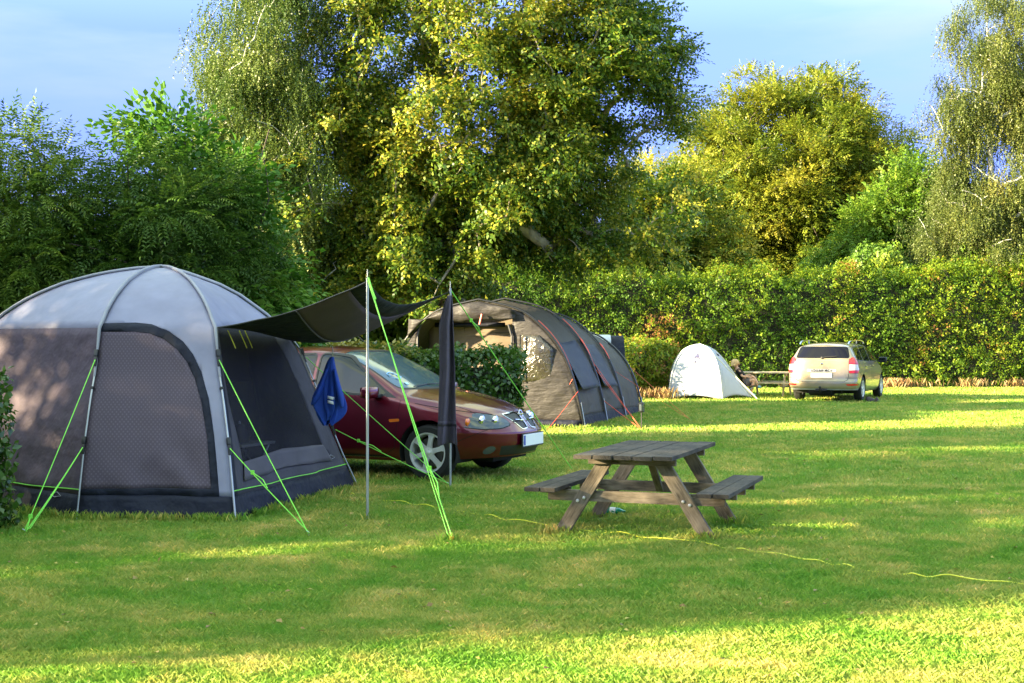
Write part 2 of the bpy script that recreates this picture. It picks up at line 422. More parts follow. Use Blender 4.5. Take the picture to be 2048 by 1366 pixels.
# patterned door panel: pale dots on brown, by the panel's own uv (metres)
def dotted(name, col, dot):
    m, nt, out = newmat(name); L = nt.links.new
    uv = N(nt, 'ShaderNodeUVMap'); mp = N(nt, 'ShaderNodeMapping'); mp.inputs['Rotation'].default_value = (0, 0, R(45)); mp.inputs['Scale'].default_value = (34, 34, 34)
    L(uv.outputs[0], mp.inputs[0])
    v = N(nt, 'ShaderNodeTexVoronoi'); v.voronoi_dimensions = '2D'; v.inputs['Randomness'].default_value = 0; v.inputs['Scale'].default_value = 1
    L(mp.outputs[0], v.inputs['Vector'])
    r_ = ramp(nt, [(.20, dot), (.34, col)], v.outputs['Distance'])
    b = N(nt, 'ShaderNodeBsdfPrincipled'); b.inputs['Roughness'].default_value = .75; L(r_.outputs[0], b.inputs['Base Color'])
    nz = N(nt, 'ShaderNodeTexNoise'); nz.inputs['Scale'].default_value = 4; L(uv.outputs[0], nz.inputs['Vector'])
    bp = N(nt, 'ShaderNodeBump'); bp.inputs['Strength'].default_value = .3; bp.inputs['Distance'].default_value = .03; L(nz.outputs[0], bp.inputs['Height']); L(bp.outputs[0], b.inputs['Normal'])
    L(b.outputs[0], out.inputs[0]); return m
M['dots'] = dotted('tent_dotted_window_cover', (.074, .053, .077), (.115, .088, .118))
def mesh_fabric(name, col, alpha, rough=.8, spec=.5):
    m, nt, out = newmat(name); L = nt.links.new
    b = N(nt, 'ShaderNodeBsdfPrincipled'); b.inputs['Base Color'].default_value = (*col, 1); b.inputs['Roughness'].default_value = rough; b.inputs['Specular IOR Level'].default_value = spec
    t = N(nt, 'ShaderNodeBsdfTransparent'); mx = N(nt, 'ShaderNodeMixShader'); mx.inputs[0].default_value = alpha
    L(t.outputs[0], mx.inputs[1]); L(b.outputs[0], mx.inputs[2]); L(mx.outputs[0], out.inputs[0]); return m
M['mesh'] = mesh_fabric('insect_mesh', (.016, .014, .024), .40)
# ================================================================ dome tent (nearest)
TC = Vector((-3.40, 13.10, 0))            # centre, apex above
APEX = 2.215
tent = thing('dome_tent', 'large dome tent with silver roof, mauve walls and raised front canopy beside the maroon car', 'tent', TC)
VB = dict(C=Vector((-2.31, 11.25, 0)), D=Vector((-1.60, 13.87, 0)), E=Vector((-2.75, 15.15, 0)), Fv=Vector((-4.3, 15.1, 0)), A=Vector((-5.55, 12.85, 0)), B=Vector((-3.66, 11.38, 0)))
pz = [0, .35, .68, 1.0, 1.25, 1.45, 1.62, 1.75, 1.87, 1.97, 2.05, 2.12, 2.17, 2.20, 2.215]
pu = [0, .045, .09, .145, .20, .225, .245, .32, .40, .49, .58, .69, .80, .90, 1.0]
dz_ = [0, .35, .75, 1.1, 1.41, 1.60, 1.74, 1.84, 1.95, 2.05, 2.12, 2.17, 2.20, 2.215]
du = [0, .085, .17, .24, .31, .38, .47, .54, .62, .72, .82, .90, .96, 1.0]
def rib(k, z):
    u = float(np.interp(z, dz_, du)) if k in 'D' else float(np.interp(z, pz, pu))
    p = VB[{'F': 'Fv'}.get(k, k)].lerp(TC, u); return Vector((p.x, p.y, z))
LV = [0, .05, .10, .15, .2, .25, .3, .35, .40, .45, .5, .55, .6, .65, .7, .75, .8, .85, .9, 1.05, 1.2, 1.33, 1.45, 1.55, 1.62, 1.69, 1.76, 1.83, 1.89, 1.95, 2.0, 2.05, 2.09, 2.13, 2.16, 2.185, 2.2, 2.21, APEX]
SAG = {'BC': .05, 'AB': .07, 'CD': .05}
def pan(a, b, s, z):
    p = rib(a, z).lerp(rib(b, z), s); out = (rib(a, z)+rib(b, z))/2-Vector((TC.x, TC.y, z))
    out.z = 0; wdt = (rib(a, z)-rib(b, z)).length
    n = out.normalized() if out.length > 1e-4 else Vector((0, 0, 0))
    sg = SAG.get(a+b, .06)*math.sin(PI*s)*min(1, wdt/1.2)
    wr = .022*math.sin(s*17+z*9+3*noise.noise(Vector((s*4, z*3, ord(a)))))*math.sin(PI*s)*math.exp(-((z-.25)/.35)**2)
    wr += .018*noise.noise(Vector((s*5, z*5, ord(a)*1.7)))*math.sin(PI*s)
    wr += .009*math.sin(s*31-z*24+2*noise.noise(Vector((s*3, z*3, 7))))*math.exp(-((z-.55)/.28)**2)*math.sin(PI*s)*(.4+.8*noise.noise(Vector((s*2.5, z*2, 3+ord(b)))))
    if z < .32: wr += .014*noise.noise(Vector((s*14, z*4, ord(a)*1.3)))*math.sin(PI*s)**.5
    bulge = .05*math.sin(PI*min(1, max(0, (z-1.62)/.5)))*math.sin(PI*s) if z > 1.62 else 0
    hem = 0
    if z < .12: hem = -.03*math.sin(PI*s)*0
    return p - n*(sg-wr) + Vector((0, 0, 1))*bulge*.3
def panel(a, b, polys, names, z0=0.0, z1=APEX, ns=16, default=None):
    """flat (s,z) sheet cut by polygons, then mapped; polys: list of (poly, key); names: key -> (name, mat)"""
    bm = bmesh.new(); zs = [z for z in LV if z0-1e-6 <= z <= z1+1e-6]
    if zs[0] > z0+1e-4: zs.insert(0, z0)
    vv = [[bm.verts.new((i/ns, 0, z)) for i in range(ns+1)] for z in zs]
    for i in range(len(zs)-1):
        for j in range(ns): bm.faces.new((vv[i][j], vv[i][j+1], vv[i+1][j+1], vv[i+1][j]))
    for poly, key in polys: cutpoly(bm, 'xz', poly, lambda c: True, .08)
    groups = {}
    for f in bm.faces:
        c = f.calc_center_median(); k = default
        if callable(default): k = default(c.x, c.z)
        for poly, key in polys:
            if inpoly((c.x, c.z), poly): k = key; break
        groups.setdefault(k, []).append(f)
    bm.verts.index_update()
    W = (VB[{'F': 'Fv'}.get(a, a)]-VB[{'F': 'Fv'}.get(b, b)]).length
    co = {v.index: (v.co.x, v.co.z) for v in bm.verts}
    for v in bm.verts: v.co = pan(a, b, v.co.x, v.co.z)-TC
    res = {}
    for k, fs in groups.items():
        if k is None: continue
        nm, mt, off = names[k]
        bmesh.ops.recalc_face_normals(bm, faces=fs)
        bm.normal_update()
        out = ((pan(a, b, .5, .5)-TC)); out.z = 0
        if sum(f.normal.dot(out)*f.calc_area() for f in fs) < 0: bmesh.ops.reverse_faces(bm, faces=fs); bm.normal_update()
        res[k] = faces_to_obj(bm, fs, nm, mt, tent, off=off, solid=.004, uvf=lambda v: (co[v.index][0]*W, co[v.index][1]))
    bm.free(); return res
std = {'wall': ('wall_panel', M['brown'], 0), 'roof': ('roof_panel', M['lav'], 0), 'skirt': ('skirt', M['navy'], .002)}
dflt = lambda s, z: 'skirt' if z < .2 else ('wall' if z < 1.62 else 'roof')
for a, b in ('AB', 'DE', 'EF', 'FA'): panel(a, b, [], std, default=dflt)
outer = [(-.02, 1.655), (.30, 1.66), (.45, 1.645), (.60, 1.59), (.72, 1.50), (.80, 1.39), (.86, 1.24), (.895, 1.02), (.91, .7), (.915, .2), (-.02, .2)]
inner = [(-.02, 1.585), (.30, 1.585), (.43, 1.57), (.56, 1.52), (.67, 1.43), (.75, 1.32), (.805, 1.18), (.84, .98), (.86, .7), (.865, .26), (-.02, .25)]
panel('B', 'C', [(inner, 'door'), (outer, 'trim')], dict(std, door=('window_cover', M['dots'], .002), trim=('door_trim', M['navy'], .004)), default=lambda s, z: 'skirt' if z < .2 else 'roof', ns=24)
mshp = [(.12, .46), (.5, .50), (.86, .47), (.84, 1.1), (.80, 1.62), (.05, 1.62), (.06, 1.0)]
flap = [(.10, .30), (.5, .33), (.90, .30), (.86, .47), (.5, .50), (.12, .46)]
strip = [(-.02, .2), (.04, .2), (.03, 1.66), (-.02, 1.66)]
M['grey_in'] = pbr('tent_grey_fabric', (.085, .075, .095), .8, var=.1, bump=.3, bscale=8)
panel('C', 'D', [(mshp, 'mesh'), (flap, 'flap'), (strip, 'edge')], dict(std, wall=('wall_panel', M['dgrey'], 0), mesh=('mesh_window', M['mesh'], 0), flap=('rolled_flap', M['grey_in'], .012), edge=('door_edge', M['navy'], .004)), default=dflt, ns=24)
# groundsheet and apex cap
mb = MB(); order = 'CDEFAB'; ring = [VB[{'F': 'Fv'}.get(k, k)]-TC+Vector((0, 0, .012)) for k in order]
mb.add([v*.99 for v in ring], [tuple(range(6))]); mb.build('groundsheet', M['navy'], tent, normals=False)
for k in 'ABCDEF':
    zs = [z for z in LV if z > .0]
    def off(z):
        p = rib(k, z)-TC; o_ = Vector((p.x, p.y, 0)); o_ = o_.normalized() if o_.length > 1e-3 else Vector((0, 0, 0)); return p+o_*.022+Vector((0, 0, .012 if z > 1.7 else 0))
    lo = [off(z) for z in [.0]+zs if z <= 1.25]; up = [off(z) for z in zs if z >= 1.25]
    MB().tube(lo, .0085, 8).build('pole', M['steel'], tent, smooth=True)
    MB().tube([off(1.2)]+up, [.016]*3+[.021]*(len(up)-2), 8, flat=.7).build('pole_sleeve', M['sleeve'], tent, smooth=True)
    for z, big in ((1.40, 1), (.66, 1), (1.1, 0)):
        p = off(z); o_ = Vector((p.x, p.y, 0)).normalized(); q = MB()
        rt = Matrix.Rotation(math.atan2(o_.y, o_.x)+PI, 3, 'Z') @ Matrix.Rotation(R(20), 3, 'Y')
        if big: q.box(p+o_*.012, (.035, .035, .06), rt, bev=.006); q.box(p+o_*.035-Vector((0, 0, .07)), (.02, .028, .09), rt, bev=.005)
        else: q.box(p, (.035, .03, .022), rt, bev=.005)
        q.build('pole_clip', M['black'], tent, smooth=True)
# green piping near the hem
for a, b in ('AB', 'CD'):
    MB().tube([pan(a, b, s/20, .245-.02*math.sin(PI*s/20))-TC+(pan(a, b, .5, .2)-TC).normalized()*.012 for s in range(21)], .005, 6).build('hem_cord', M['rope'], tent)
# zip line / inner seam of brown wall and the small hem emblem
for a, b, s0, z0 in (('A', 'B', .80, .17), ('C', 'D', .86, .33)):
    MB().tube([pan(a, b, s0+dx, z0+dz2)-TC+(pan(a, b, .5, .2)-TC).normalized()*.008 for dx, dz2 in ((0, 0), (.04, .03), (.07, .0), (.03, -.015), (0, 0))], .004, 5).build('emblem', M['sleeve'], tent)
# canopy
P1b = Vector((-1.205, 11.25, 0)); P2b = Vector((-.615, 13.45, 0))
P1 = P1b+Vector((0, 0, 2.0)); P2 = P2b+Vector((0, 0, 2.0))
A0 = rib('C', 1.62)+Vector((.03, -.03, 0)); A1 = rib('D', 1.55)+Vector((.03, 0, 0))
def edge(p, q, sag, out=Vector((0, 0, 0))): return lambda t: p.lerp(q, t)+(Vector((0, 0, -sag))+out)*math.sin(PI*t)
e0 = edge(A0, A1, -.02); e1 = edge(P1, P2, .16, Vector((-.12, .05, 0))); l0 = edge(A0, P1, .05, Vector((.0, .12, 0))); l1 = edge(A1, P2, .13, Vector((0, -.12, 0)))
nu, nv = 28, 22
def coons(u, v):   # u along ribs (attach->outer), v across
    a = l0(u)*(1-v)+l1(u)*v; b = e0(v)*(1-u)+e1(v)*u
    c = (A0*(1-u)+P1*u)*(1-v)+(A1*(1-u)+P2*u)*v
    p = a+b-c
    p.z -= .13*math.sin(PI*u)*math.sin(PI*v) - .006*noise.noise(Vector((u*6, v*9, 4)))
    return p-TC
def part_grid(u0, u1, nm, mt, dzz=0.0):
    mb = MB(); k = max(3, int(nu*(u1-u0)))
    mb.grid([[coons(u0+(u1-u0)*i/k, j/nv)+Vector((0, 0, dzz)) for j in range(nv+1)] for i in range(k+1)])
    return mb.build(nm, mt, tent, smooth='all', solid=.003)
M['canopy'] = pbr('canopy_brown_fabric', (.085, .056, .098), .8, var=.08, bump=.3, bscale=6, dist=.02, trans=.05)
part_grid(0, .52, 'canopy', M['navy']); part_grid(.52, .88, 'canopy', M['canopy']); part_grid(.88, 1, 'canopy', M['navy'])
MB().tube([coons(.52, j/nv)-Vector((0, 0, .006)) for j in range(nv+1)], .008, 6).build('canopy_seam', M['grey_in'], tent)
MB().tube([coons(i/nu, 0) for i in range(nu+1)], .007, 6).build('canopy_piping', M['black'], tent)
for b_, t_, nm in ((P1b, P1, 0), (P2b, P2, 1)):
    MB().tube([b_-TC+Vector((0, 0, -.03)), b_-TC+Vector((0, 0, 1.0)), t_-TC+Vector((0, 0, .03))], .0115, 10).tube([t_-TC+Vector((0, 0, .03)), t_-TC+Vector((0, 0, .10))], .005, 6).build('canopy_pole', M['steel'], tent, smooth=True)
def rope(a, b, mat='rope', r=.006, nm='guy_rope', sag=.01, parent=None, runner=None):
    pts = [a.lerp(b, t/10)-Vector((0, 0, sag*math.sin(PI*t/10))) for t in range(11)]
    par = parent or tent; base = root_of(par).location
    mb = MB().tube([p-base for p in pts], r, 6)
    if runner: q = a.lerp(b, runner)-base; mb.box(q, (.03, .02, .035), bev=.005); mb.tube([q, q+(b-a).normalized()*.14+Vector((.02, 0, .01)), q+(b-a).normalized()*.26], r, 5)
    return mb.build(nm, M[mat], par)
pg = gp(902, 1085)
rope(P1+Vector((0, 0, .02)), pg+Vector((.012, 0, .03)), r=.0052, runner=.75); rope(P1+Vector((.01, -.01, .02)), pg+Vector((-.015, 0, .03)), r=.0038)
rope(P1+Vector((.01, -.01, .03)), P1+(pg-P1)*.09+Vector((.012, 0, .03)), r=.008, nm='rope_loop')
rope(P2+Vector((0, 0, .02)), gp(1145, 940), runner=.15)
def clipp(k, z):
    p = rib(k, z); o_ = p-Vector((TC.x, TC.y, z)); return p+o_.normalized()*.05
for k, tgt, rn in (('B', gp(50, 1068), (.92, None)), ('C', gp(618, 1072), (None, .3)), ('D', gp(897, 972), (None, .2))):
    rope(clipp(k, 1.34), tgt+Vector((-.006, 0, .02)), r=.0045, runner=rn[0]); rope(clipp(k, .60), tgt+Vector((.008, 0, .02)), r=.0045, runner=rn[1])
    if k == 'B': rope(clipp(k, .60), tgt+Vector((.02, .01, .02)), r=.004)
    MB().tube([tgt-TC+Vector((0, .01, -.05)), tgt-TC+Vector((0, 0, .03)), tgt-TC+Vector((-.02, 0, .04))], .004, 6).build('peg', M['steel'], tent)
q = MB(); q.box(pg-TC+Vector((0, 0, .02)), (.04, .015, .05), bev=.004); q.build('peg', M['orange'], tent)
# loop of yellow line hanging at the right rear hem
dq = rib('D', .26)+Vector((.0, -.14, 0))
MB().tube([dq-TC+Vector(v) for v in ((-.12, -.1, 0), (-.08, -.12, -.05), (-.05, -.12, -.16), (-.07, -.14, -.24))], .005, 6).build('hem_cord_tail', M['rope2'], tent)
MB().tube([rib('D', 1.6)-TC+Vector((.0, -.05, 0)), rib('D', 1.38)-TC+Vector((.05, -.06, 0))], .006, 6).build('strap', M['black'], tent)
# three short lime tabs inside the doorway
for s0 in (.10, .28, .36):
    p = pan('C', 'D', s0, 1.6)-TC+Vector((.06, -.02, 0)); MB().tube([p, p+Vector((.05, 0, -.11)), p+Vector((.07, 0, -.16))], .004, 5).build('tie_cord', M['rope2'], tent)

# things inside the tent, seen through the mesh
def camp_table(loc, rz):
    t = thing('folding_table', 'small folding camp table standing inside the dome tent behind the mesh', 'table', loc, rz)
    MB().box((0, 0, .50), (.62, .42, .025), bev=.006).build('table_top', pbr('table_top_grey', (.35, .35, .36), .5), t)
    for y in (-.18, .18):
        MB().tube([(-.26, y, 0), (.24, y, .485)], .010, 6).build('leg', M['steel'], t); MB().tube([(.26, y, 0), (-.24, y, .485)], .010, 6).build('leg', M['steel'], t)
    return t
ct = camp_table((-2.62, 13.0, .015), R(70))
cb_ = thing('folding_chair', 'black folding chair with a tall back inside the dome tent', 'chair', (-2.95, 13.75, .015), R(200))
MB().box((0, 0, .42), (.48, .46, .04), bev=.015).build('seat', M['black'], cb_, smooth=True)
MB().box((0, .24, .78), (.46, .04, .62), Matrix.Rotation(R(-10), 3, 'X'), bev=.018).build('backrest', M['black'], cb_, smooth=True)
for sx in (-1, 1):
    for sy in (-1, 1): MB().tube([(sx*.22, sy*.20, 0), (sx*.22, -sy*.18, .42)], .010, 6).build('leg', M['steel'], cb_)
kb = thing('kettle', 'dark kettle standing on the camp table inside the tent', 'kettle', (-2.62, 12.98, .53))
MB().lathe([(.0, 0), (.085, 0), (.09, .02), (.075, .12), (.05, .17), (.0, .18)], n=20).build('body', M['black'], kb, smooth=True)
MB().tube([(.06, 0, .15), (.12, 0, .16), (.13, 0, .08), (.085, 0, .03)], .009, 6).build('handle', M['black'], kb)
MB().lathe([(.0, 0), (.015, 0), (.012, .02), (0, .03)], (0, 0, .18), n=10).build('lid_knob', M['steel'], kb)
MB().tube([(-.06, 0, .1), (-.11, 0, .15)], .012, 6).build('spout', M['black'], kb)

# ---------------------------------------------------------------- jacket and towel on the line
def drape(name, label, cat, rows, mat, solid=.006, sub=1, parent=None, lab=True):
    mb = MB(); mb.grid(rows); o = mb.build(name, mat, parent, smooth='all', normals=True)
    md = o.modifiers.new('s', 'SOLIDIFY'); md.thickness = solid
    md = o.modifiers.new('ss', 'SUBSURF'); md.levels = sub; md.render_levels = sub
    if lab: tag(o, label, cat)
    return o
JD = 13.0
hook = at(663, 672, JD)
jk = thing('jacket', 'blue jacket with two white stripes hanging from the canopy before the car window', 'jacket', at(655, 845, JD))
def jpt(px, py, d=0.0): return at(px, py, JD+d)-jk.location
def ring(yy, xl, xr, dd, ph, fold=.03, n=56):
    out = []
    for j in range(n):
        a = 2*PI*j/n; cx = (xl+xr)/2; rx = (xr-xl)/2
        f = 1+fold*math.sin(a*5+ph)+fold*.6*math.sin(a*11-ph*2)
        out.append(jpt(cx+rx*math.cos(a)*f, yy+ (6*math.sin(a*3+ph) if yy > 800 else 0), dd*math.sin(a)*f))
    return out
rw = [ring(714, 660, 668, .02, 0, 0), ring(722, 654, 669, .04, .2, .02), ring(740, 648, 672, .06, .5, .05), ring(762, 640, 677, .08, .9, .15), ring(785, 632, 681, .09, 1.3, .22), ring(805, 624, 684, .09, 1.7, .30), ring(822, 634, 682, .08, 2.0, .34), ring(836, 641, 672, .06, 2.3, .4), ring(846, 646, 664, .03, 2.6, .2)]
mb = MB(); mb.grid(rw, close=True); o = mb.build('body', M['blue'], jk, smooth='all'); o.modifiers.new('ss', 'SUBSURF').render_levels = 2
# sleeves
for pts, rr in (([(655, 735), (645, 765), (634, 795), (622, 812)], .10), ([(668, 735), (674, 765), (682, 795), (684, 818)], .07)):
    mb = MB(); P_ = [jpt(x, y, -.08) for x, y in pts]; mb.tube(P_, [.03, .05, .07, .035], 10, flat=.5); o = mb.build('sleeve', M['blue'], jk, smooth='all'); o.modifiers.new('ss', 'SUBSURF').render_levels = 1
for yy in (791, 800):
    mb = MB(); mb.grid([[jpt(655+x, yy+dy+x*.25, -.115-.004*x*0-.02*math.sin(x/12*PI)) for x in (0, 3, 6, 9, 12, 14)] for dy in (0, 6)])
    mb.build('reflective_stripe', M['white'], jk, smooth='all', solid=.003)
mb = MB(); mb.tube([jpt(663, 716), jpt(666, 705), jpt(665, 694), jpt(662, 690), jpt(660, 695)], .004, 6); mb.build('hook', M['steel'], jk)
MB().tube([jpt(663, 690), jpt(664, 676)], .005, 6).build('hanging_cord', M['rope2'], jk)
for a in (-1, 1): MB().tube([jpt(664, 678), jpt(664+a*7, 673), jpt(664+a*9, 678)], .004, 5).build('hanging_cord', M['rope2'], jk)
# towel
tw_rows = []
for k in range(33):
    t = k/32; y = 590+t*(930-590)*.88
    xl = float(np.interp(t, [0, .05, .2, .5, .8, 1], [896, 890, 878, 880, 877, 875])); xr = float(np.interp(t, [0, .05, .2, .5, .8, 1], [903, 905, 906, 910, 911, 914]))
    row = []
    for j in range(25):
        s = j/24; fx = xl+(xr-xl)*(.5-.5*math.cos(PI*s)); fold = .055*math.sin(s*9+2.2*t)+.03*math.sin(s*17+5*t)
        row.append(at(fx, y+ (3*math.sin(s*8) if k > 28 else 0), 13.36+fold*min(1, t*4+.2)))
    tw_rows.append(row)
M['towel'] = pbr('towel_mauve_grey', (.085, .07, .10), .95, var=.12, bump=.6, bscale=120, dist=.006)
tb = thing('towel', 'dark mauve towel hanging from the rear canopy pole in front of the maroon car', 'towel', (tw_rows[-1][12].x, tw_rows[-1][12].y, 0.3))
mb = MB(); mb.grid([[p-tb.location for p in r_] for r_ in tw_rows]); o = mb.build('cloth', M['towel'], tb, smooth='all', solid=.008); o.modifiers.new('ss', 'SUBSURF').render_levels = 1
mb = MB(); mb.grid([[p-tb.location+Vector((0, -.007, 0)) for p in r_] for r_ in tw_rows[27:29]]); mb.build('woven_band', pbr('towel_band', (.07, .058, .085), .7), tb, smooth='all', solid=.008)

# ---------------------------------------------------------------- yellow cable along the lawn
cp = [(700, 992), (722, 999), (760, 1004), (810, 1010), (860, 1018), (905, 1023), (960, 1033), (1010, 1043), (1090, 1056), (1160, 1066), (1240, 1072), (1320, 1084), (1400, 1093), (1450, 1103), (1500, 1107), (1560, 1114), (1610, 1127), (1680, 1136), (1730, 1146), (1790, 1151), (1830, 1158), (1900, 1160), (1980, 1169), (2060, 1174), (2200, 1190)]
cpts = []
for i in range(len(cp)-1):
    for k in range(6):
        t = k/6; p = gp(cp[i][0]*(1-t)+cp[i+1][0]*t, cp[i][1]*(1-t)+cp[i+1][1]*t); q = i*6+k
        p.z = .025+.010*math.sin(q*.55+math.sin(q*.31)*2); p.y += .012*math.sin(q*.9); cpts.append(p)
mb = MB(); mb.tube([p for p in cpts], .0044, 6); tag(mb.build('power_cord', M['rope2'], smooth='all'), 'thin yellow cord trailing across the lawn in front of the picnic table', 'cord')

# ================================================================ picnic tables
def wood(name, a, b, sc_=5.0):
    m, nt, out = newmat(name); L = nt.links.new
    tc = N(nt, 'ShaderNodeTexCoord'); mp = N(nt, 'ShaderNodeMapping'); mp.inputs['Scale'].default_value = (sc_*3, sc_*.35, sc_*3); L(tc.outputs['UV'], mp.inputs[0])
    n1 = N(nt, 'ShaderNodeTexNoise'); n1.inputs['Scale'].default_value = 4; n1.inputs['Detail'].default_value = 6; n1.inputs['Roughness'].default_value = .65; L(mp.outputs[0], n1.inputs['Vector'])
    n2 = N(nt, 'ShaderNodeTexNoise'); n2.inputs['Scale'].default_value = 5; n2.inputs['Detail'].default_value = 3; L(tc.outputs['Object'], n2.inputs['Vector'])
    ad = N(nt, 'ShaderNodeMath', operation='ADD'); L(n1.outputs[0], ad.inputs[0]); L(n2.outputs[0], ad.inputs[1])
    h = N(nt, 'ShaderNodeMath', operation='MULTIPLY'); h.inputs[1].default_value = .5; L(ad.outputs[0], h.inputs[0])
    r_ = ramp(nt, [(.36, a), (.5, tuple((x+y)/2 for x, y in zip(a, b))), (.64, b)], h.outputs[0])
    bs = N(nt, 'ShaderNodeBsdfPrincipled'); bs.inputs['Roughness'].default_value = .85; L(r_.outputs[0], bs.inputs['Base Color'])
    bp = N(nt, 'ShaderNodeBump'); bp.inputs['Strength'].default_value = .7; bp.inputs['Distance'].default_value = .008; L(n1.outputs[0], bp.inputs['Height']); L(bp.outputs[0], bs.inputs['Normal'])
    L(bs.outputs[0], out.inputs[0]); return m
def plank(mb, c, size, rot=None, rg=random, ax=1, bev=.004):
    """box with worn edges; uv runs along its long axis"""
    n0 = len(mb.v); mb.box(c, size, rot, bev=bev)
    o_ = rg.random()*7; Mi = (rot or Matrix.Identity(3)).transposed(); c = Vector(c)
    if mb.uv is None: mb.uv = []
    for v in mb.v[n0:]:
        l = Mi @ (v-c); a = [l.x, l.y, l.z]; lo = a.pop(ax); mb.uv.append((a[0]+a[1]*.7+o_, lo+o_*2))
W_TOP = wood('weathered_dark_planks', (.014, .011, .008), (.095, .076, .058)); W_LEG = wood('weathered_brown_timber', (.045, .034, .022), (.27, .22, .165))
W_TOP2 = wood('sunlit_pale_planks', (.32, .26, .16), (.62, .52, .36)); W_LEG2 = wood('sunlit_pale_timber', (.28, .22, .13), (.55, .45, .30))  # lighter copies of the weathered wood, sunlight put into their colour
BOLT = pbr('bolt_steel', (.6, .6, .58), .35, metal=.8)
def picnic_table(loc, rz, label, wt, wl, TH=.635, L_=1.60, Wt=.765, group=None):
    rg = random.Random(4); t = thing('picnic_table', label, 'picnic table', loc, rz, group)
    n = 5; pw = Wt/n
    mb = MB()
    for i in range(n):
        x = -Wt/2+pw*(i+.5); dl = rg.uniform(-.012, .012)
        plank(mb, (x, dl, TH-.016+rg.uniform(-.002, .003)), (pw-.012, L_, .032), Matrix.Rotation(R(rg.uniform(-.5, .5)), 3, 'Y'), rg)
    mb.build('tabletop', wt, t)
    bh = .385
    for sx in (-1, 1):
        mb = MB()
        for i in range(2):
            x = sx*(.79-.062-.125*i); plank(mb, (x, rg.uniform(-.01, .01), bh-.016), (.118, L_*.94, .032), Matrix.Rotation(R(rg.uniform(-.6, .6)), 3, 'Y'), rg)
        mb.build('bench_seat', wt, t)
    fy = .46
    for sy in (-1, 1):
        y = sy*fy
        mb = MB(); plank(mb, (0, y+sy*.052, TH-.032-.03), (Wt*.9, .034, .058), None, rg, 0); mb.build('top_batten', wl, t)
        for sx in (-1, 1):
            top = Vector((sx*.20, y, TH-.034)); bot = Vector((sx*.60, y, -.02)); d = top-bot; Lg = d.length; a = math.atan2(d.x, d.z)
            # parallelogram leg: horizontal cuts at top and foot
            hw = .053/math.cos(a); th = .020; mbl = MB(); n0 = 0
            vs = []
            for (p) in (bot, top):
                for dx in (-hw, hw):
                    for dy in (-th, th): vs.append(Vector((p.x+dx, y+sy*0+dy, p.z)))
            mbl.add(vs, [(0, 1, 3, 2), (4, 6, 7, 5), (0, 4, 5, 1), (2, 3, 7, 6), (0, 2, 6, 4), (1, 5, 7, 3)])
            mbl.uv = [(v.x-(bot.x+(top.x-bot.x)*(v.z/TH))+sx*2+v.y, v.z*1.15+sy) for v in mbl.v]
            mbl.build('leg', wl, t, bevel=.004)
            for bx, bz in ((.44-.02, .29), (.44+.035, .265)) :
                m2 = MB(); m2.lathe([(.0, -.012), (.012, -.011), (.014, -.004), (.014, 0)], (sx*bx*.93, y-sy*(-1)*th*1.0, bz), 'y', 10) if sy > 0 else m2.lathe([(.0, -.012), (.012, -.011), (.014, -.004), (.014, 0)], (sx*bx*.93, y-th, bz), 'y', 10)
                m2.build('bolt', BOLT, t)
        mb = MB(); yb = y-sy*.041
        plank(mb, (0, yb, .30), (1.40, .038, .085), None, rg, 0); mb.build('seat_beam', wl, t)
        for sx in (-1, 1):
            mb = MB(); plank(mb, (sx*.655, yb-sy*.038, .335), (.25, .034, .055), None, rg, 0); mb.build('seat_batten', wl, t)
    # one diagonal strut under the top
    mb = MB(); a = Vector((0, fy-.07, .27)); b = Vector((0, 0.0, TH-.04)); d = b-a
    plank(mb, (a+b)/2, (.06, .03, d.length), d.to_track_quat('Z', 'Y').to_matrix(), rg, 2); mb.build('brace', wl, t)
    return t
pt = picnic_table((1.09, 10.78, 0), -R(20), 'weathered grey wooden picnic table with attached benches in the middle of the lawn', W_TOP, W_LEG, TH=.65)
# crumpled green bottle under the table
bt = thing('plastic_bottle', 'crumpled green and white plastic bottle lying in the grass under the picnic table', 'bottle', gp(1228, 1030)+Vector((0, 0, .035)), R(-12))
mb = MB(); rg = random.Random(3); prof = [(0, -.09), (.028, -.088), (.036, -.07), (.030, -.04), (.037, -.015), (.033, .02), (.035, .045), (.02, .075), (.012, .085), (.012, .1), (0, .1)]
mb.lathe(prof, axis='x', n=14)
for v in mb.v: v.y *= 1+.25*noise.noise(v*40); v.z *= .75+.3*noise.noise(v*50)
mb.build('bottle_body', pbr('green_bottle_plastic', (.01, .22, .13), .2, var=.2, coat=.5), bt, smooth=True)
mb = MB(); mb.lathe([(.038, -.035), (.0395, -.02), (.037, .015)], axis='x', n=14)
for v in mb.v: v.z *= .85
mb.build('paper_label', M['white'], bt, smooth=True)
mb = MB(); mb.box((-.10, .02, .02), (.09, .02, .03), Matrix.Rotation(R(25), 3, 'Y'), bev=.008); mb.build('torn_wrapper', pbr('green_wrapper', (.02, .25, .15), .3), bt, smooth=True)
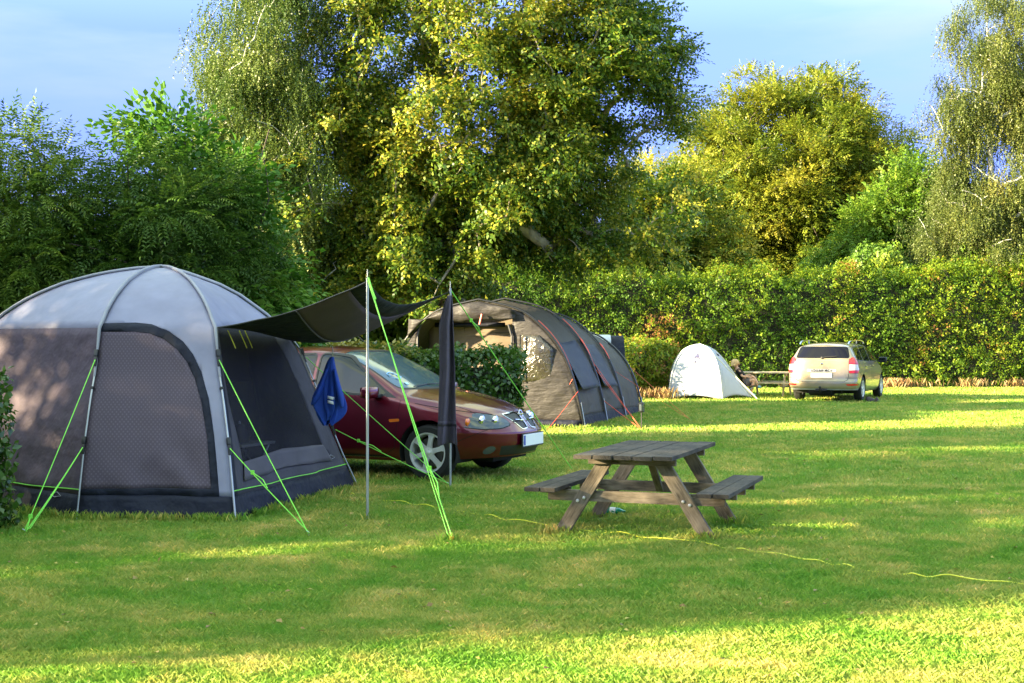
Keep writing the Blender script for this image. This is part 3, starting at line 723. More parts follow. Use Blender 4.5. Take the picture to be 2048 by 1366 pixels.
# ================================================================ cars
def paint(name, col, metal=.35, rough=.28, flake=.0):
    m, nt, out = newmat(name); L = nt.links.new
    b = N(nt, 'ShaderNodeBsdfPrincipled'); b.inputs['Metallic'].default_value = metal; b.inputs['Roughness'].default_value = rough
    b.inputs['Coat Weight'].default_value = 1; b.inputs['Coat Roughness'].default_value = .03
    tc = N(nt, 'ShaderNodeTexCoord'); n = N(nt, 'ShaderNodeTexNoise'); n.inputs['Scale'].default_value = 3; n.inputs['Detail'].default_value = 5; L(tc.outputs['Object'], n.inputs['Vector'])
    r_ = ramp(nt, [(.3, tuple(c*.9 for c in col)), (.75, tuple(min(1, c*1.1) for c in col))], n.outputs[0]); L(r_.outputs[0], b.inputs['Base Color'])
    n2 = N(nt, 'ShaderNodeTexNoise'); n2.inputs['Scale'].default_value = 9; n2.inputs['Detail'].default_value = 6; L(tc.outputs['Object'], n2.inputs['Vector'])
    rr = ramp(nt, [(.4, (.02, .02, .02)), (.7, (.16, .16, .16))], n2.outputs[0]); L(rr.outputs[0], b.inputs['Coat Roughness'])
    L(b.outputs[0], out.inputs[0]); return m
def glass(name, col=(.012, .018, .02), rough=.03, ior=1.7):
    m, nt, out = newmat(name); b = N(nt, 'ShaderNodeBsdfPrincipled')
    b.inputs['Base Color'].default_value = (*col, 1); b.inputs['Roughness'].default_value = rough; b.inputs['IOR'].default_value = ior
    b.inputs['Specular IOR Level'].default_value = .8; nt.links.new(b.outputs[0], out.inputs[0]); return m
M['maroon'] = paint('maroon_paint', (.12, .001, .014), .5); M['champ'] = paint('champagne_paint', (.33, .27, .18), .45, .32)
M['glass'] = glass('car_glass', (.006, .010, .011), .03, 1.38); M['wglass'] = glass('windscreen_sky_glass', (.05, .095, .125), .08, 2.0); M['rubber'] = pbr('rubber', (.012, .012, .013), .75, bump=.2, bscale=60); M['trim'] = pbr('black_trim', (.015, .015, .017), .5)  # windscreen base colour is paler: the sky's reflection is put into it
M['alloy'] = pbr('alloy_wheel', (.70, .70, .69), .28, metal=.35, var=.08); M['chrome'] = pbr('chrome', (.75, .75, .76), .12, metal=1)
M['lampglass'] = glass('headlamp_glass', (.06, .075, .085), .05, 1.5); M['amber'] = pbr('amber_lens', (.75, .16, .01), .2, coat=1); M['redlens'] = pbr('red_lens', (.62, .012, .015), .15, coat=1, var=.05)
M['whitelens'] = pbr('clear_lens', (.75, .62, .58), .2, coat=1); M['plate'] = pbr('number_plate_white', (.82, .84, .84), .35, var=.02); M['plateblue'] = pbr('number_plate_blue', (.02, .06, .4), .35)
M['under'] = pbr('underbody', (.01, .01, .01), .9)

def smoothc(xs, tab, k=.06):
    X = np.array([t[0] for t in tab]); Y = np.array([t[1] for t in tab]); o = np.argsort(X); X, Y = X[o], Y[o]
    acc = np.zeros(len(xs)); offs = np.linspace(-k, k, 9); wg = 1-np.abs(offs)/(k*1.15)
    for d_, w_ in zip(offs, wg): acc += w_*np.interp(np.array(xs)+d_, X, Y)
    return acc/wg.sum()
def car_shell(p):
    xf, xr = p['xf'], p['xr']; W = p['W']
    base = np.arange(xr+.35, xf-.35, .045)
    def ends(x0, L_, n, sg):
        th = np.linspace(0, PI/2, 22); return x0+sg*L_*np.sin(th)**(2/n)
    fr = xf-.35*(1-np.sin(np.linspace(0, PI/2, 20))); rr = xr+.35*(1-np.sin(np.linspace(0, PI/2, 20)))
    xs = np.unique(np.round(np.concatenate([base, fr, rr]), 5))
    def wpl(x):
        if x > 0: t = max(0, (x-p['fs'])/(xf-p['fs'])); n = p['fn']
        else: t = max(0, (p['rs']-x)/(p['rs']-xr)); n = p['rn']
        return W*max(0.0, 1-t**n)**(1/n)*(1-.0)
    zt = smoothc(xs, p['zt'], p.get('k', .06)); ze = smoothc(xs, p['ze'], .06); zs = smoothc(xs, p['zs'], .1); we = smoothc(xs, p['we'], .08); zb = smoothc(xs, p['zb'], .05)
    side = smoothc(xs, p.get('taper', [(xr, 1), (xf, 1)]), .1)
    rows = []
    for i, x in enumerate(xs):
        w_ = wpl(x)*side[i]; q = min(1, w_/W); b_ = p['belt_w']
        cps = [(w_*.90, zb[i]-.0), (w_*.965, zb[i]+.07), (w_*.995, zb[i]+.28), (w_*1.0, (zs[i]*.72+zb[i]*.28)), (w_*b_, zs[i]), (min(w_*.96, we[i]*(.0+q) if q < .999 else we[i]), ze[i]), (we[i]*.62*q, ze[i]+(zt[i]-ze[i])*.72), (0, zt[i])]
        cnt = [3, 6, 9, 8, 16, 8, 9]; pts = []
        for k in range(7):
            for j in range(cnt[k]):
                t = j/cnt[k]; pts.append((cps[k][0]*(1-t)+cps[k+1][0]*t, cps[k][1]*(1-t)+cps[k+1][1]*t))
        pts.append(cps[-1]); a = np.array(pts)
        full = np.concatenate([a, (a[:-1]*[-1, 1])[::-1]])
        for _ in range(p.get('sm', 4)):
            f2 = full.copy(); f2[1:-1] = full[1:-1]*.5+(full[:-2]+full[2:])*.25; full = f2
        row = []
        for (y, z) in full:
            dx = 0
            if x > p['fs']-.3: tt = min(1, (x-(p['fs']-.3))/(xf-p['fs']+.3)); tt = tt*tt*(3-2*tt); dx = -tt*float(np.interp(z, *zip(*p['gf'])))
            if x < p['rs']+.3: tt = min(1, ((p['rs']+.3)-x)/(p['rs']+.3-xr)); tt = tt*tt*(3-2*tt); dx = tt*float(np.interp(z, *zip(*p['gr'])))
            row.append(Vector((x+dx, y, z)))
        rows.append(row)
    bm = bmesh.new(); vv = [[bm.verts.new(c) for c in r_] for r_ in rows]
    for i in range(len(rows)-1):
        for j in range(len(rows[0])-1): bm.faces.new((vv[i][j], vv[i+1][j], vv[i+1][j+1], vv[i][j+1]))
    bmesh.ops.remove_doubles(bm, verts=bm.verts[:], dist=1e-4)
    bmesh.ops.recalc_face_normals(bm, faces=bm.faces[:])
    return bm
def wheel(car, x, y, r, rr, spokes=5, tw=.19):
    wl = thing('wheel', None, None, (0, 0, 0)); 
    if 'label' in wl: del wl['label']
    wl.parent = car; wl.location = (x, y, r); sg = 1 if y > 0 else -1
    h = tw/2; q = MB(); q.lathe([(rr*.98, -h*.9), (rr*1.02, -h), (r*.90, -h), (r*.985, -h*.72), (r, -h*.4), (r, h*.4), (r*.985, h*.72), (r*.90, h), (rr*1.02, h), (rr*.98, h*.9)], axis='y', n=40)
    q.build('tyre', M['rubber'], wl, smooth=True)
    q = MB(); o_ = sg*h
    q.lathe([(rr*1.0, o_*.92), (rr*1.01, o_*1.02), (rr*.93, o_*.98), (rr*.88, o_*.55), (rr*.88, -o_*.6)], axis='y', n=40)
    for k in range(spokes):
        a = 2*PI*k/spokes+.3; R3 = Matrix.Rotation(-a, 3, 'Y')
        vs = []
        for (rad, hw, yy) in ((rr*.20, rr*.16, .86), (rr*.45, rr*.115, .92), (rr*.75, rr*.12, .92), (rr*.93, rr*.20, .88)):
            for dx in (-hw, hw): vs.append(R3 @ Vector((rad, o_*yy, dx)))
            for dx in (-hw, hw): vs.append(R3 @ Vector((rad, o_*(yy-.28), dx)))
        fs = []
        for i in range(3):
            b = i*4; n_ = b+4; fs += [(b, b+1, n_+1, n_), (b+2, n_+2, n_+3, b+3), (b, n_, n_+2, b+2), (b+1, b+3, n_+3, n_+1)]
        q.add(vs, fs)
    q.lathe([(0, o_*1.0), (rr*.10, o_*.99), (rr*.14, o_*.93), (rr*.26, o_*.90), (rr*.30, o_*.6)], axis='y', n=24)
    for k in range(5):
        a = 2*PI*k/5; q.lathe([(0, o_*.95), (.012, o_*.93), (.012, o_*.8)], (rr*.2*math.cos(a), 0, rr*.2*math.sin(a)), 'y', 8)
    q.build('rim', M['alloy'], wl, smooth=True)
    q = MB(); q.lathe([(0, o_*.25), (rr*.72, o_*.25), (rr*.72, -o_*.1)], axis='y', n=30); q.build('brake_disc', pbr('brake_disc', (.12, .11, .10), .5, metal=.6) if 'brk' not in M else M['brk'], wl, smooth=True)
    return wl
def circle(cx, cy, r, n=28): return [(cx+r*math.cos(2*PI*i/n), cy+r*math.sin(2*PI*i/n)) for i in range(n)]
def seam(pts, w_=.006):
    out = []
    for i in range(len(pts)-1):
        a, b = Vector(pts[i]), Vector(pts[i+1]); d = (b-a).normalized(); n = Vector((-d.y, d.x))*w_/2; e = d*w_*.3
        out.append([tuple(a+n-e), tuple(b+n+e), tuple(b-n+e), tuple(a-n-e)])
    return out
def make_car(name, label, p, regions, mats, loc, rz):
    """regions: (proj, polygon, key, filter); first match wins; key None deletes"""
    car = thing(name, label, 'car', loc, rz); bm = car_shell(p)
    for sx in (1, -1):
        for wx in (p['wx'][0], p['wx'][1]):
            cutpoly(bm, 'xz', circle(wx, p['wr']+.01, p['ar'], 32), lambda c, s=sx: c.y*s > .45 and c.z < .9, .03)
    for pr, poly, key, filt in regions: cutpoly(bm, pr, poly, filt, .03)
    groups = {}
    for f in bm.faces:
        c = f.calc_center_median(); k = 'body'
        if abs(c.y) > .45 and any((c.x-wx)**2+(c.z-p['wr']-.01)**2 < (p['ar']-.003)**2 for wx in p['wx']): continue
        for pr, poly, key, filt in regions:
            if filt(c) and inpoly(proj2(c, pr), poly): k = key; break
        if k is None: continue
        groups.setdefault(k, []).append(f)
    bm.normal_update(); bm.verts.index_update(); objs = {}
    for k, fs in groups.items():
        nm, mt, off = mats[k][:3]
        # split mirrored pieces into separate parts
        if len(mats[k]) > 3 and mats[k][3] == 'split':
            for s_ in (1, -1):
                ff = [f for f in fs if f.calc_center_median().y*s_ > 0]
                if ff: objs[(k, s_)] = faces_to_obj(bm, ff, nm, mt, car, off=off)
        else: objs[k] = faces_to_obj(bm, fs, nm, mt, car, off=off)
    bm.free(); body = objs['body']
    # wheel arches, underbody
    q = MB(); W = p['W']
    for wx in p['wx']:
        for s_ in (1, -1):
            q.grid([[Vector((wx+p['ar']*math.cos(a), s_*yy, p['wr']+.01+p['ar']*math.sin(a))) for a in np.linspace(-.35, PI+.35, 24)] for yy in (W*.972, W*.50)])
            cv = [Vector((wx+p['ar']*math.cos(a), s_*W*.50, p['wr']+.01+p['ar']*math.sin(a))) for a in np.linspace(-.35, PI+.35, 24)]
            q.add(cv, [tuple(range(24))])
    q.box((0, 0, .27), (p['xf']-p['xr']-.5, W*1.0, .14)); q.box((0, 0, .42), (p['xf']-p['xr']-1.0, W*1.3, .16)) if False else None
    q.box(((p['wx'][0]+p['wx'][1])/2, 0, .30), (p['wx'][0]-p['wx'][1]-2*p['ar'], W*1.84, .12))
    q.build('underbody', M['under'], car, normals=False)
    for wx in p['wx']:
        for s_ in (1, -1): wheel(car, wx, s_*(W-.115), p['wr'], p['rr'], p.get('spokes', 5))
    return car, objs
anyf = lambda c: True
rgt = lambda z0=0: (lambda c: abs(c.y) > .35 and c.z > z0)

# ---------------------------------------------------------------- maroon hatchback
pm = dict(xf=2.12, xr=-2.10, W=.853, fs=1.15, rs=-1.5, fn=2.6, rn=3.6, wx=(1.267, -1.268), wr=.305, ar=.345, rr=.215, belt_w=.95, sm=5, spokes=6,
    zt=[(2.13, .70), (2.05, .745), (1.95, .79), (1.75, .85), (1.4, .92), (1.1, .965), (1.0, .985), (.60, 1.20), (.20, 1.385), (.0, 1.43), (-.3, 1.452), (-.7, 1.448), (-1.2, 1.415), (-1.55, 1.36), (-1.75, 1.22), (-1.98, .98), (-2.1, .92)],
    ze=[(2.13, .66), (1.95, .73), (1.7, .79), (1.3, .86), (.95, .905), (.85, .94), (.45, 1.17), (.10, 1.335), (-.1, 1.375), (-.4, 1.392), (-.9, 1.385), (-1.3, 1.345), (-1.6, 1.27), (-1.8, 1.13), (-2.0, .94), (-2.1, .88)],
    we=[(2.13, .60), (1.7, .66), (1.0, .73), (.8, .745), (.2, .635), (-.3, .60), (-1.2, .585), (-1.6, .60), (-2.1, .7)],
    zs=[(2.13, .60), (1.9, .66), (1.5, .76), (1.0, .845), (.8, .875), (0, .905), (-1.2, .935), (-2.1, .9)],
    zb=[(2.13, .26), (1.7, .24), (1.3, .22), (.8, .20), (-.8, .20), (-1.6, .25), (-2.1, .30)],
    gf=[(0, .16), (.25, .07), (.38, .0), (.52, .0), (.60, .06), (.72, .16), (1.5, .2)], gr=[(0, .1), (.3, .0), (.6, .0), (.9, .1), (1.4, .25)])
win_f = rounded([(.74, .925), (.15, 1.325), (-.05, 1.352), (-.20, 1.355), (-.20, .935)], .05)
win_r = rounded([(-.28, .938), (-.28, 1.352), (-.75, 1.338), (-1.02, 1.30), (-1.12, .955)], .05)
win_q = rounded([(-1.20, .96), (-1.11, 1.29), (-1.33, 1.24), (-1.52, 1.01)], .04)
S = rgt(.85); wsc = rounded([(-.66, .99), (-.555, 1.385), (.555, 1.385), (.66, .99)], .06)
frontf = lambda c: c.x > .05 and c.z > .93
fro = lambda c: c.x > 1.7
hl = rounded([(-.80, .60), (-.78, .68), (-.58, .735), (-.34, .68), (-.33, .60), (-.5, .565), (-.7, .565)], .05)
def mir(poly): return [(-x, y) for x, y in poly]
grl = rounded([(-.30, .70), (-.045, .72), (-.045, .56), (-.18, .545)], .03)
lowg = rounded([(-.52, .38), (.52, .38), (.48, .275), (-.48, .275)], .02)
RG = []
sidef = lambda c: abs(c.y) > .4
for poly in (win_f, win_r, win_q):
    RG.append(('xz', poly, 'glass_side', S)); RG.append(('xz', shrink(poly, -.022), 'rubber', S))
RG.append(('xz', [(.86, .885), (.74, .895), (.50, 1.06), (.56, 1.06)], 'rubber', S))
RG.append(('yz', wsc, 'windscreen', frontf)); RG.append(('yz', shrink(wsc, -.02), 'rubber', lambda c: c.x > .05 and c.z > .955))
rw_ = rounded([(-.60, 1.02), (-.52, 1.31), (.52, 1.31), (.60, 1.02)], .06); RG.append(('yz', rw_, 'rear_glass', lambda c: c.x < -1.4 and c.z > .9))
for m_ in (lambda q: q, mir):
    RG.append(('yz', m_(hl), 'head', fro)); RG.append(('yz', shrink(m_(hl), -.008), 'trim', fro)); RG.append(('yz', m_(grl), 'trim', fro))
    RG.append(('yz', shrink(m_(grl), -.009), 'chrome', fro)); RG.append(('yz', circle(m_([(-.60, 0)])[0][0], .335, .045, 14), 'fog', fro))
RG.append(('yz', lowg, 'trim', fro))
RG.append(('xz', rounded([(.80, .655), (.93, .665), (.935, .635), (.81, .622)], .015), 'amber', sidef))
RG.append(('yz', rounded([(-.78, .62), (-.76, .80), (-.62, .78), (-.60, .60)], .03), 'tail', lambda c: c.x < -1.8)); RG.append(('yz', rounded([(.78, .62), (.76, .80), (.62, .78), (.60, .60)], .03), 'tail', lambda c: c.x < -1.8))
door1 = [(.92, .86), (.90, .60), (.86, .34), (.72, .26), (-.20, .26), (-.24, .60), (-.24, .94)]
door2 = [(-.24, .26), (-.80, .26), (-.93, .45), (-1.12, .70), (-1.16, .95)]
for ln in (door1, door2, [(1.10, .83), (1.9, .70)], [(1.58, .42), (1.90, .56)]):
    for q in seam(ln): RG.append(('xz', q, 'seam', sidef))
for q in seam([(.80, .245), (-.85, .245)], .02): RG.append(('xz', q, 'seam', sidef))
for s_ in (1, -1):
    for q in seam([(1.90, s_*.50), (1.5, s_*.64), (1.08, s_*.69)]): RG.append(('xy', q, 'seam', lambda c: c.z > .7 and c.x > .9))
MM = dict(body=('body', M['maroon'], 0), glass_side=('side_window', M['glass'], -.004, 'split'), rubber=('window_seal', M['trim'], .001), windscreen=('windscreen', M['wglass'], -.002), rear_glass=('rear_window', M['glass'], -.002),
    head=('headlight', M['lampglass'], .003, 'split'), trim=('grille', M['trim'], -.006), chrome=('grille_surround', M['chrome'], .004), fog=('fog_light', M['lampglass'], 0, 'split'), amber=('indicator', M['amber'], .005, 'split'), tail=('tail_light', M['redlens'], .002, 'split'), seam=('panel_gap', M['under'], -.004))
rzm = -R(25); Rm = Matrix.Rotation(rzm, 3, 'Z')
cloc = Vector((-.90, 14.52, 0))-Rm @ Vector((1.267, -.81, 0))
mcar, mo = make_car('parked_car', 'dark maroon hatchback parked behind the dome tent with its nose to the right', pm, RG, MM, cloc, rzm)
def near_bar(mb, pts, r): mb.tube(pts, r, 6)
def surf_x(objs, y, z, sgn=1):
    best = None
    for o in objs:
        for v in o.data.vertices:
            d = (v.co.y-y)**2+(v.co.z-z)**2
            if v.co.x*sgn > 0 and (best is None or d < best[0]): best = (d, v.co.x)
    return best[1]
mset = [mo[k] for k in mo if k in ('body', 'trim', 'chrome') or (isinstance(k, tuple))]
# grille bars, emblem, plate, mirrors, handles, wipers, lamp internals
for s_ in (-1, 1):
    q = MB(); q.tube([(surf_x(mset, s_*yy, .635+.0*yy)+.012, s_*yy, .632+.02*yy/.27) for yy in (.06, .12, .18, .24)], .009, 6)
    q.build('grille_bar', M['chrome'], mcar, smooth=True)
ex = surf_x(mset, 0, .70)+.012; q = MB()
q.tube([(ex-.25*(zz-.70), yy, zz) for yy, zz in [(.042*math.cos(a), .70+.042*math.sin(a)) for a in np.linspace(0, 2*PI, 20)]], .006, 6, cap=False); q.box((ex+.004, 0, .70), (.006, .105, .016), bev=.002)
q.build('emblem', M['chrome'], mcar, smooth=True)
px_ = surf_x(mset, 0, .46)+.02; q = MB(); q.box((px_, 0, .425), (.012, .53, .125), bev=.004); pl = q.build('number_plate', M['plate'], mcar)
q = MB(); q.box((px_+.0075, -.24, .425), (.004, .042, .105)); q.build('country_band', M['plateblue'], pl)
q = MB(); q.box((px_-.006, 0, .422), (.012, .56, .15), bev=.004); q.build('plate_holder', M['trim'], mcar)
for s_ in (-1, 1):
    q = MB(); q.box((.62, s_*.955, .945), (.13, .20, .13), Matrix.Rotation(R(6)*s_, 3, 'Z'), bev=.045); mm_ = q.build('wing_mirror', M['maroon'], mcar, smooth='all')
    q = MB(); q.box((.555, s_*.955, .945), (.012, .165, .10), bev=.005); q.build('mirror_glass', M['glass'], mm_)
    q = MB(); q.box((.64, s_*.84, .905), (.10, .10, .035), bev=.01); q.build('mirror_arm', M['trim'], mm_)
    for hx in (-.08, -.98):
        q = MB(); q.box((hx, s_*.862, .80+.01), (.17, .03, .028), bev=.010); q.build('door_handle', M['maroon'], mcar, smooth='all')
    for yy, zz, r_, mt in ((.47, .645, .056, 'chrome'), (.60, .65, .056, 'chrome'), (.715, .635, .042, 'amber')):
        x0 = surf_x(mset, s_*yy, zz)+.004; q = MB(); q.lathe([(0, .012), (r_*.6, .010), (r_, 0), (r_*1.02, -.02)], (x0, s_*yy, zz), 'x', 16)
        q.build('lamp_bulb', M[mt], mo.get(('head', s_), mcar), smooth=True)
for y0, y1 in ((-.50, .10), (-.02, .62)):
    q = MB(); pts = []
    for t in np.linspace(0, 1, 7):
        yy = y0+(y1-y0)*t; zz = .995+.02*math.sin(t*2); pts.append((surf_x([mo['windscreen'], mo['rubber']], yy, zz)+.012, yy, zz+.008))
    q.tube(pts, .007, 5); q.build('wiper', M['trim'], mcar)
xw = surf_x([mo['windscreen']], -.50, 1.03); q = MB()
q.box((xw+.006, -.47, 1.035), (.006, .09, .045), Matrix.Rotation(R(-60), 3, 'Y')); q.build('windscreen_sticker', pbr('sticker', (.5, .75, .85), .4), mcar)
q = MB(); q.tube([(surf_x([mo['windscreen']], -.50+.05*math.cos(a), 1.12+.035*math.sin(a))+.006, -.50+.05*math.cos(a), 1.12+.035*math.sin(a)) for a in np.linspace(0, 2*PI, 18)], .006, 5); q.build('windscreen_badge', pbr('sticker_ring', (.3, .55, .8), .4), mcar)
# roof seam, exhaust, aerial
q = MB(); q.tube([(.05, .0, 1.445), (-.25, .0, 1.66)], [.006, .003], 6); q.build('aerial', M['black'], mcar)

# ---------------------------------------------------------------- champagne estate
ps = dict(xf=2.16, xr=-2.28, W=.865, fs=1.25, rs=-1.95, fn=2.6, rn=3.2, wx=(1.317, -1.317), wr=.315, ar=.36, rr=.205, belt_w=.965, sm=4, spokes=5, k=.07,
    zt=[(2.16, .80), (1.9, .90), (1.4, .99), (1.15, 1.03), (1.05, 1.05), (.35, 1.40), (.1, 1.455), (-.4, 1.485), (-1.2, 1.485), (-1.8, 1.455), (-2.10, 1.425), (-2.28, 1.40)],
    ze=[(2.16, .74), (1.7, .87), (1.1, .96), (.95, 1.0), (.25, 1.35), (.0, 1.395), (-.5, 1.415), (-1.3, 1.41), (-1.9, 1.375), (-2.28, 1.35)],
    we=[(2.16, .66), (1.5, .70), (.9, .76), (.2, .66), (-.5, .64), (-1.6, .63), (-2.28, .62)],
    zs=[(2.16, .66), (1.6, .80), (1.0, .90), (0, .95), (-1.2, .975), (-2.28, 1.0)],
    zb=[(2.16, .27), (1.4, .24), (.8, .22), (-.8, .22), (-1.6, .27), (-2.28, .30)],
    gf=[(0, .14), (.3, .03), (.55, .0), (.8, .12), (1.5, .2)], gr=[(0, .12), (.28, .06), (.36, .0), (.50, .0), (.56, .04), (1.02, .10), (1.06, .11), (1.42, .28)])
rear = lambda c: c.x < -1.75
SG = []
Sx = rgt(.9)
for poly in (rounded([(.86, 1.0), (.22, 1.335), (-.05, 1.375), (-.12, 1.375), (-.16, 1.0)], .05), rounded([(-.24, 1.0), (-.22, 1.378), (-.85, 1.382), (-1.0, 1.37), (-1.05, 1.02)], .05), rounded([(-1.13, 1.025), (-1.09, 1.37), (-1.68, 1.345), (-1.80, 1.05)], .06)):
    SG.append(('xz', poly, 'glass_side', Sx)); SG.append(('xz', shrink(poly, -.02), 'trim', Sx))
bw = rounded([(-.67, 1.085), (-.585, 1.375), (.585, 1.375), (.67, 1.085)], .07); SG.append(('yz', bw, 'rear_glass', rear))
tl = rounded([(-.90, .72), (-.90, 1.05), (-.72, 1.11), (-.655, 1.04), (-.665, .72)], .04)
for m_ in (lambda q: q, mir):
    tlm = m_(tl); ins = m_([(-.90, .79), (-.90, .93), (-.66, .93), (-.66, .79)])
    SG.append(('yz', ins, 'clear', lambda c: c.x < -1.98)); SG.append(('yz', tlm, 'tail', lambda c: c.x < -1.98)); SG.append(('yz', shrink(tlm, -.008), 'seam', lambda c: c.x < -1.98))
    SG.append(('yz', m_(rounded([(-.86, .415), (-.86, .455), (-.60, .45), (-.64, .41)], .01)), 'lowlens', lambda c: c.x < -1.9))
SG.append(('yz', rounded([(-.36, .745), (-.36, .815), (.36, .815), (.36, .745)], .02), 'garnish', rear))
SG.append(('yz', [(-.9, .30), (-.9, .335), (.9, .335), (.9, .30)], 'grey', rear)); SG.append(('yz', [(-.9, .2), (-.9, .30), (.9, .30), (.9, .2)], 'trim', rear))
for q in seam([(-.655, 1.08), (-.66, .72), (-.64, .56), (-.55, .505), (.55, .505), (.64, .56), (.66, .72), (.655, 1.08)], .010): SG.append(('yz', q, 'seam', rear))
wsc2 = rounded([(-.70, 1.05), (-.58, 1.40), (.58, 1.40), (.70, 1.05)], .06); SG.append(('yz', wsc2, 'windscreen', lambda c: c.x > .1 and c.z > 1.0))
for ln in ([(.95, .95), (.92, .5), (.80, .28), (-.20, .28), (-.20, 1.0)], [(-.20, .28), (-.82, .28), (-.95, .5), (-1.12, .78), (-1.08, 1.0)], [(-1.72, .55), (-1.9, .60), (-2.2, .60)]):
    for q in seam(ln, .008): SG.append(('xz', q, 'seam', lambda c: abs(c.y) > .45))
hl2 = rounded([(-.80, .68), (-.76, .80), (-.48, .78), (-.48, .66)], .04)
for m_ in (lambda q: q, mir): SG.append(('yz', m_(hl2), 'head', fro))
SG.append(('yz', rounded([(-.40, .62), (-.40, .74), (.40, .74), (.40, .62)], .03), 'trim', fro))
M['darkglass'] = glass('tinted_glass', (.006, .006, .012), .05, 1.25); M['gplast'] = pbr('silver_grey_plastic', (.35, .35, .38), .4)
MS = dict(body=('body', M['champ'], 0), glass_side=('side_window', M['glass'], -.004, 'split'), trim=('black_trim', M['trim'], -.003), windscreen=('windscreen', M['glass'], -.002), rear_glass=('rear_window', M['darkglass'], .002),
    tail=('tail_light', M['redlens'], .01, 'split'), clear=('reversing_light', M['whitelens'], .012, 'split'), lowlens=('reflector', M['redlens'], .004, 'split'), garnish=('tailgate_garnish', M['gplast'], .008), grey=('bumper_strip', M['gplast'], .003), seam=('panel_gap', M['under'], -.003), head=('headlight', M['lampglass'], .003, 'split'))
rzs = R(65); Rs = Matrix.Rotation(rzs, 3, 'Z'); sloc = Vector((8.80, 33.95, 0))-Rs @ Vector((-1.317, -.82, 0))
scar, so_ = make_car('parked_car', 'champagne coloured estate car seen from behind, parked on the lawn beside the tall hedge', ps, SG, MS, sloc, rzs)
sset = [so_[k] for k in so_ if k in ('body', 'garnish', 'grey', 'rear_glass') or isinstance(k, tuple)]
xp = surf_x([so_['body']], 0, .66, -1)-.012; q = MB(); q.box((xp, 0, .665), (.012, .52, .115), bev=.003); pl2 = q.build('number_plate', M['plate'], scar)
xg = surf_x([so_['garnish']], 0, .78, -1)
cu = bpy.data.curves.new('lettering', 'FONT'); cu.body = 'LOGAN MCV'; cu.size = .075; cu.align_x = 'CENTER'; cu.align_y = 'CENTER'; cu.extrude = .003; cu.space_character = 1.25; cu.offset = .0015
cu.materials.append(M['chrome']); tmp_ = bpy.data.objects.new('lettering', cu); C.objects.link(tmp_); bpy.context.view_layer.update(); lme = bpy.data.meshes.new_from_object(tmp_.evaluated_get(bpy.context.evaluated_depsgraph_get())); bpy.data.objects.remove(tmp_)
lo_ = bpy.data.objects.new('lettering', lme); C.objects.link(lo_); lo_.parent = scar; lo_.location = (xg-.014, 0, .78); lo_.rotation_euler = Euler((PI/2, 0, -PI/2))
for s_ in (-1, 1):
    q = MB(); q.tube([(-1.95, s_*.60, 1.425), (-1.85, s_*.60, 1.485), (-1.6, s_*.605, 1.515), (-.5, s_*.61, 1.54), (-.05, s_*.605, 1.51), (.05, s_*.60, 1.455)], .017, 8); q.tube([(-.95, s_*.605, 1.45), (-.95, s_*.605, 1.53)], .02, 6); q.build('roof_rail', M['chrome'], scar, smooth=True)
    q = MB(); q.box((.72, s_*.985, 1.02), (.12, .21, .15), Matrix.Rotation(R(6)*s_, 3, 'Z'), bev=.05); mm_ = q.build('wing_mirror', M['trim'], scar, smooth='all')
    q = MB(); q.box((.655, s_*.985, 1.02), (.012, .17, .11), bev=.005); q.build('mirror_glass', M['glass'], mm_)
    q = MB(); q.box((.74, s_*.87, .99), (.08, .10, .03)); q.build('mirror_arm', M['trim'], mm_)
    for hx in (-.05, -.95):
        q = MB(); q.box((hx, s_*.873, .88), (.18, .03, .03), bev=.01); q.build('door_handle', M['champ'], scar, smooth='all')
xw = surf_x([so_['rear_glass']], 0, 1.10, -1); q = MB(); q.tube([(xw-.03, 0, 1.09), (xw-.03, -.10, 1.12), (xw-.02, -.36, 1.135)], .011, 6); q.lathe([(0, -.04), (.03, -.035), (.03, 0)], (xw, 0, 1.095), 'x', 10); q.build('rear_wiper', M['trim'], scar)
xe = surf_x([so_['body']], 0, .93, -1); q = MB(); q.lathe([(0, -.012), (.022, -.01), (.03, 0)], (xe, 0, .945), 'x', 14); q.build('emblem', M['chrome'], scar, smooth=True)
q = MB(); q.tube([(-2.05, 0, .28), (-2.38, 0, .27), (-2.42, 0, .33)], .022, 8); q.lathe([(0, .035), (.024, .02), (.03, 0), (.02, -.025), (0, -.03)], (-2.42, 0, .37), 'z', 12); q.box((-2.25, 0, .30), (.06, .28, .05), bev=.01); q.build('tow_bar', M['trim'], scar, smooth=True)
q = MB(); q.lathe([(0, -.3), (.22, -.28), (.22, .28), (0, .3)], (-1.95, .05, .27), 'y', 20)
for v in q.v: v.z = .25+(v.z-.27)*.45
q.build('fuel_tank', M['under'], scar, smooth=True)
# two dark shoes in the grass by the front wheel
for k, (px, py, rz_) in enumerate(((1742, 803, 20), (1754, 804, 70))):
    sh = thing('shoe', ['dark shoe lying in the grass nearer the rear wheel of the champagne car', 'dark brown shoe lying in the grass nearest the front wheel of the champagne car'][k], 'shoe', gp(px, py), R(rz_), 'shoes beside the champagne car')
    q = MB(); q.grid([[Vector((x, .05*wd*math.cos(a), .012+hh*max(0, math.sin(a)))) for a in np.linspace(0, PI, 9)] for x, wd, hh in ((-.15, .3, .03), (-.14, .8, .10), (-.06, .9, .115), (.02, 1.0, .08), (.10, 1.1, .055), (.15, .8, .04), (.17, .2, .02))])
    q.build('upper', pbr('shoe_leather', (.05, .03, .03), .6), sh, smooth='all'); q = MB(); q.box((0.01, 0, .008), (.31, .10, .02), bev=.008); q.build('sole', M['black'], sh)
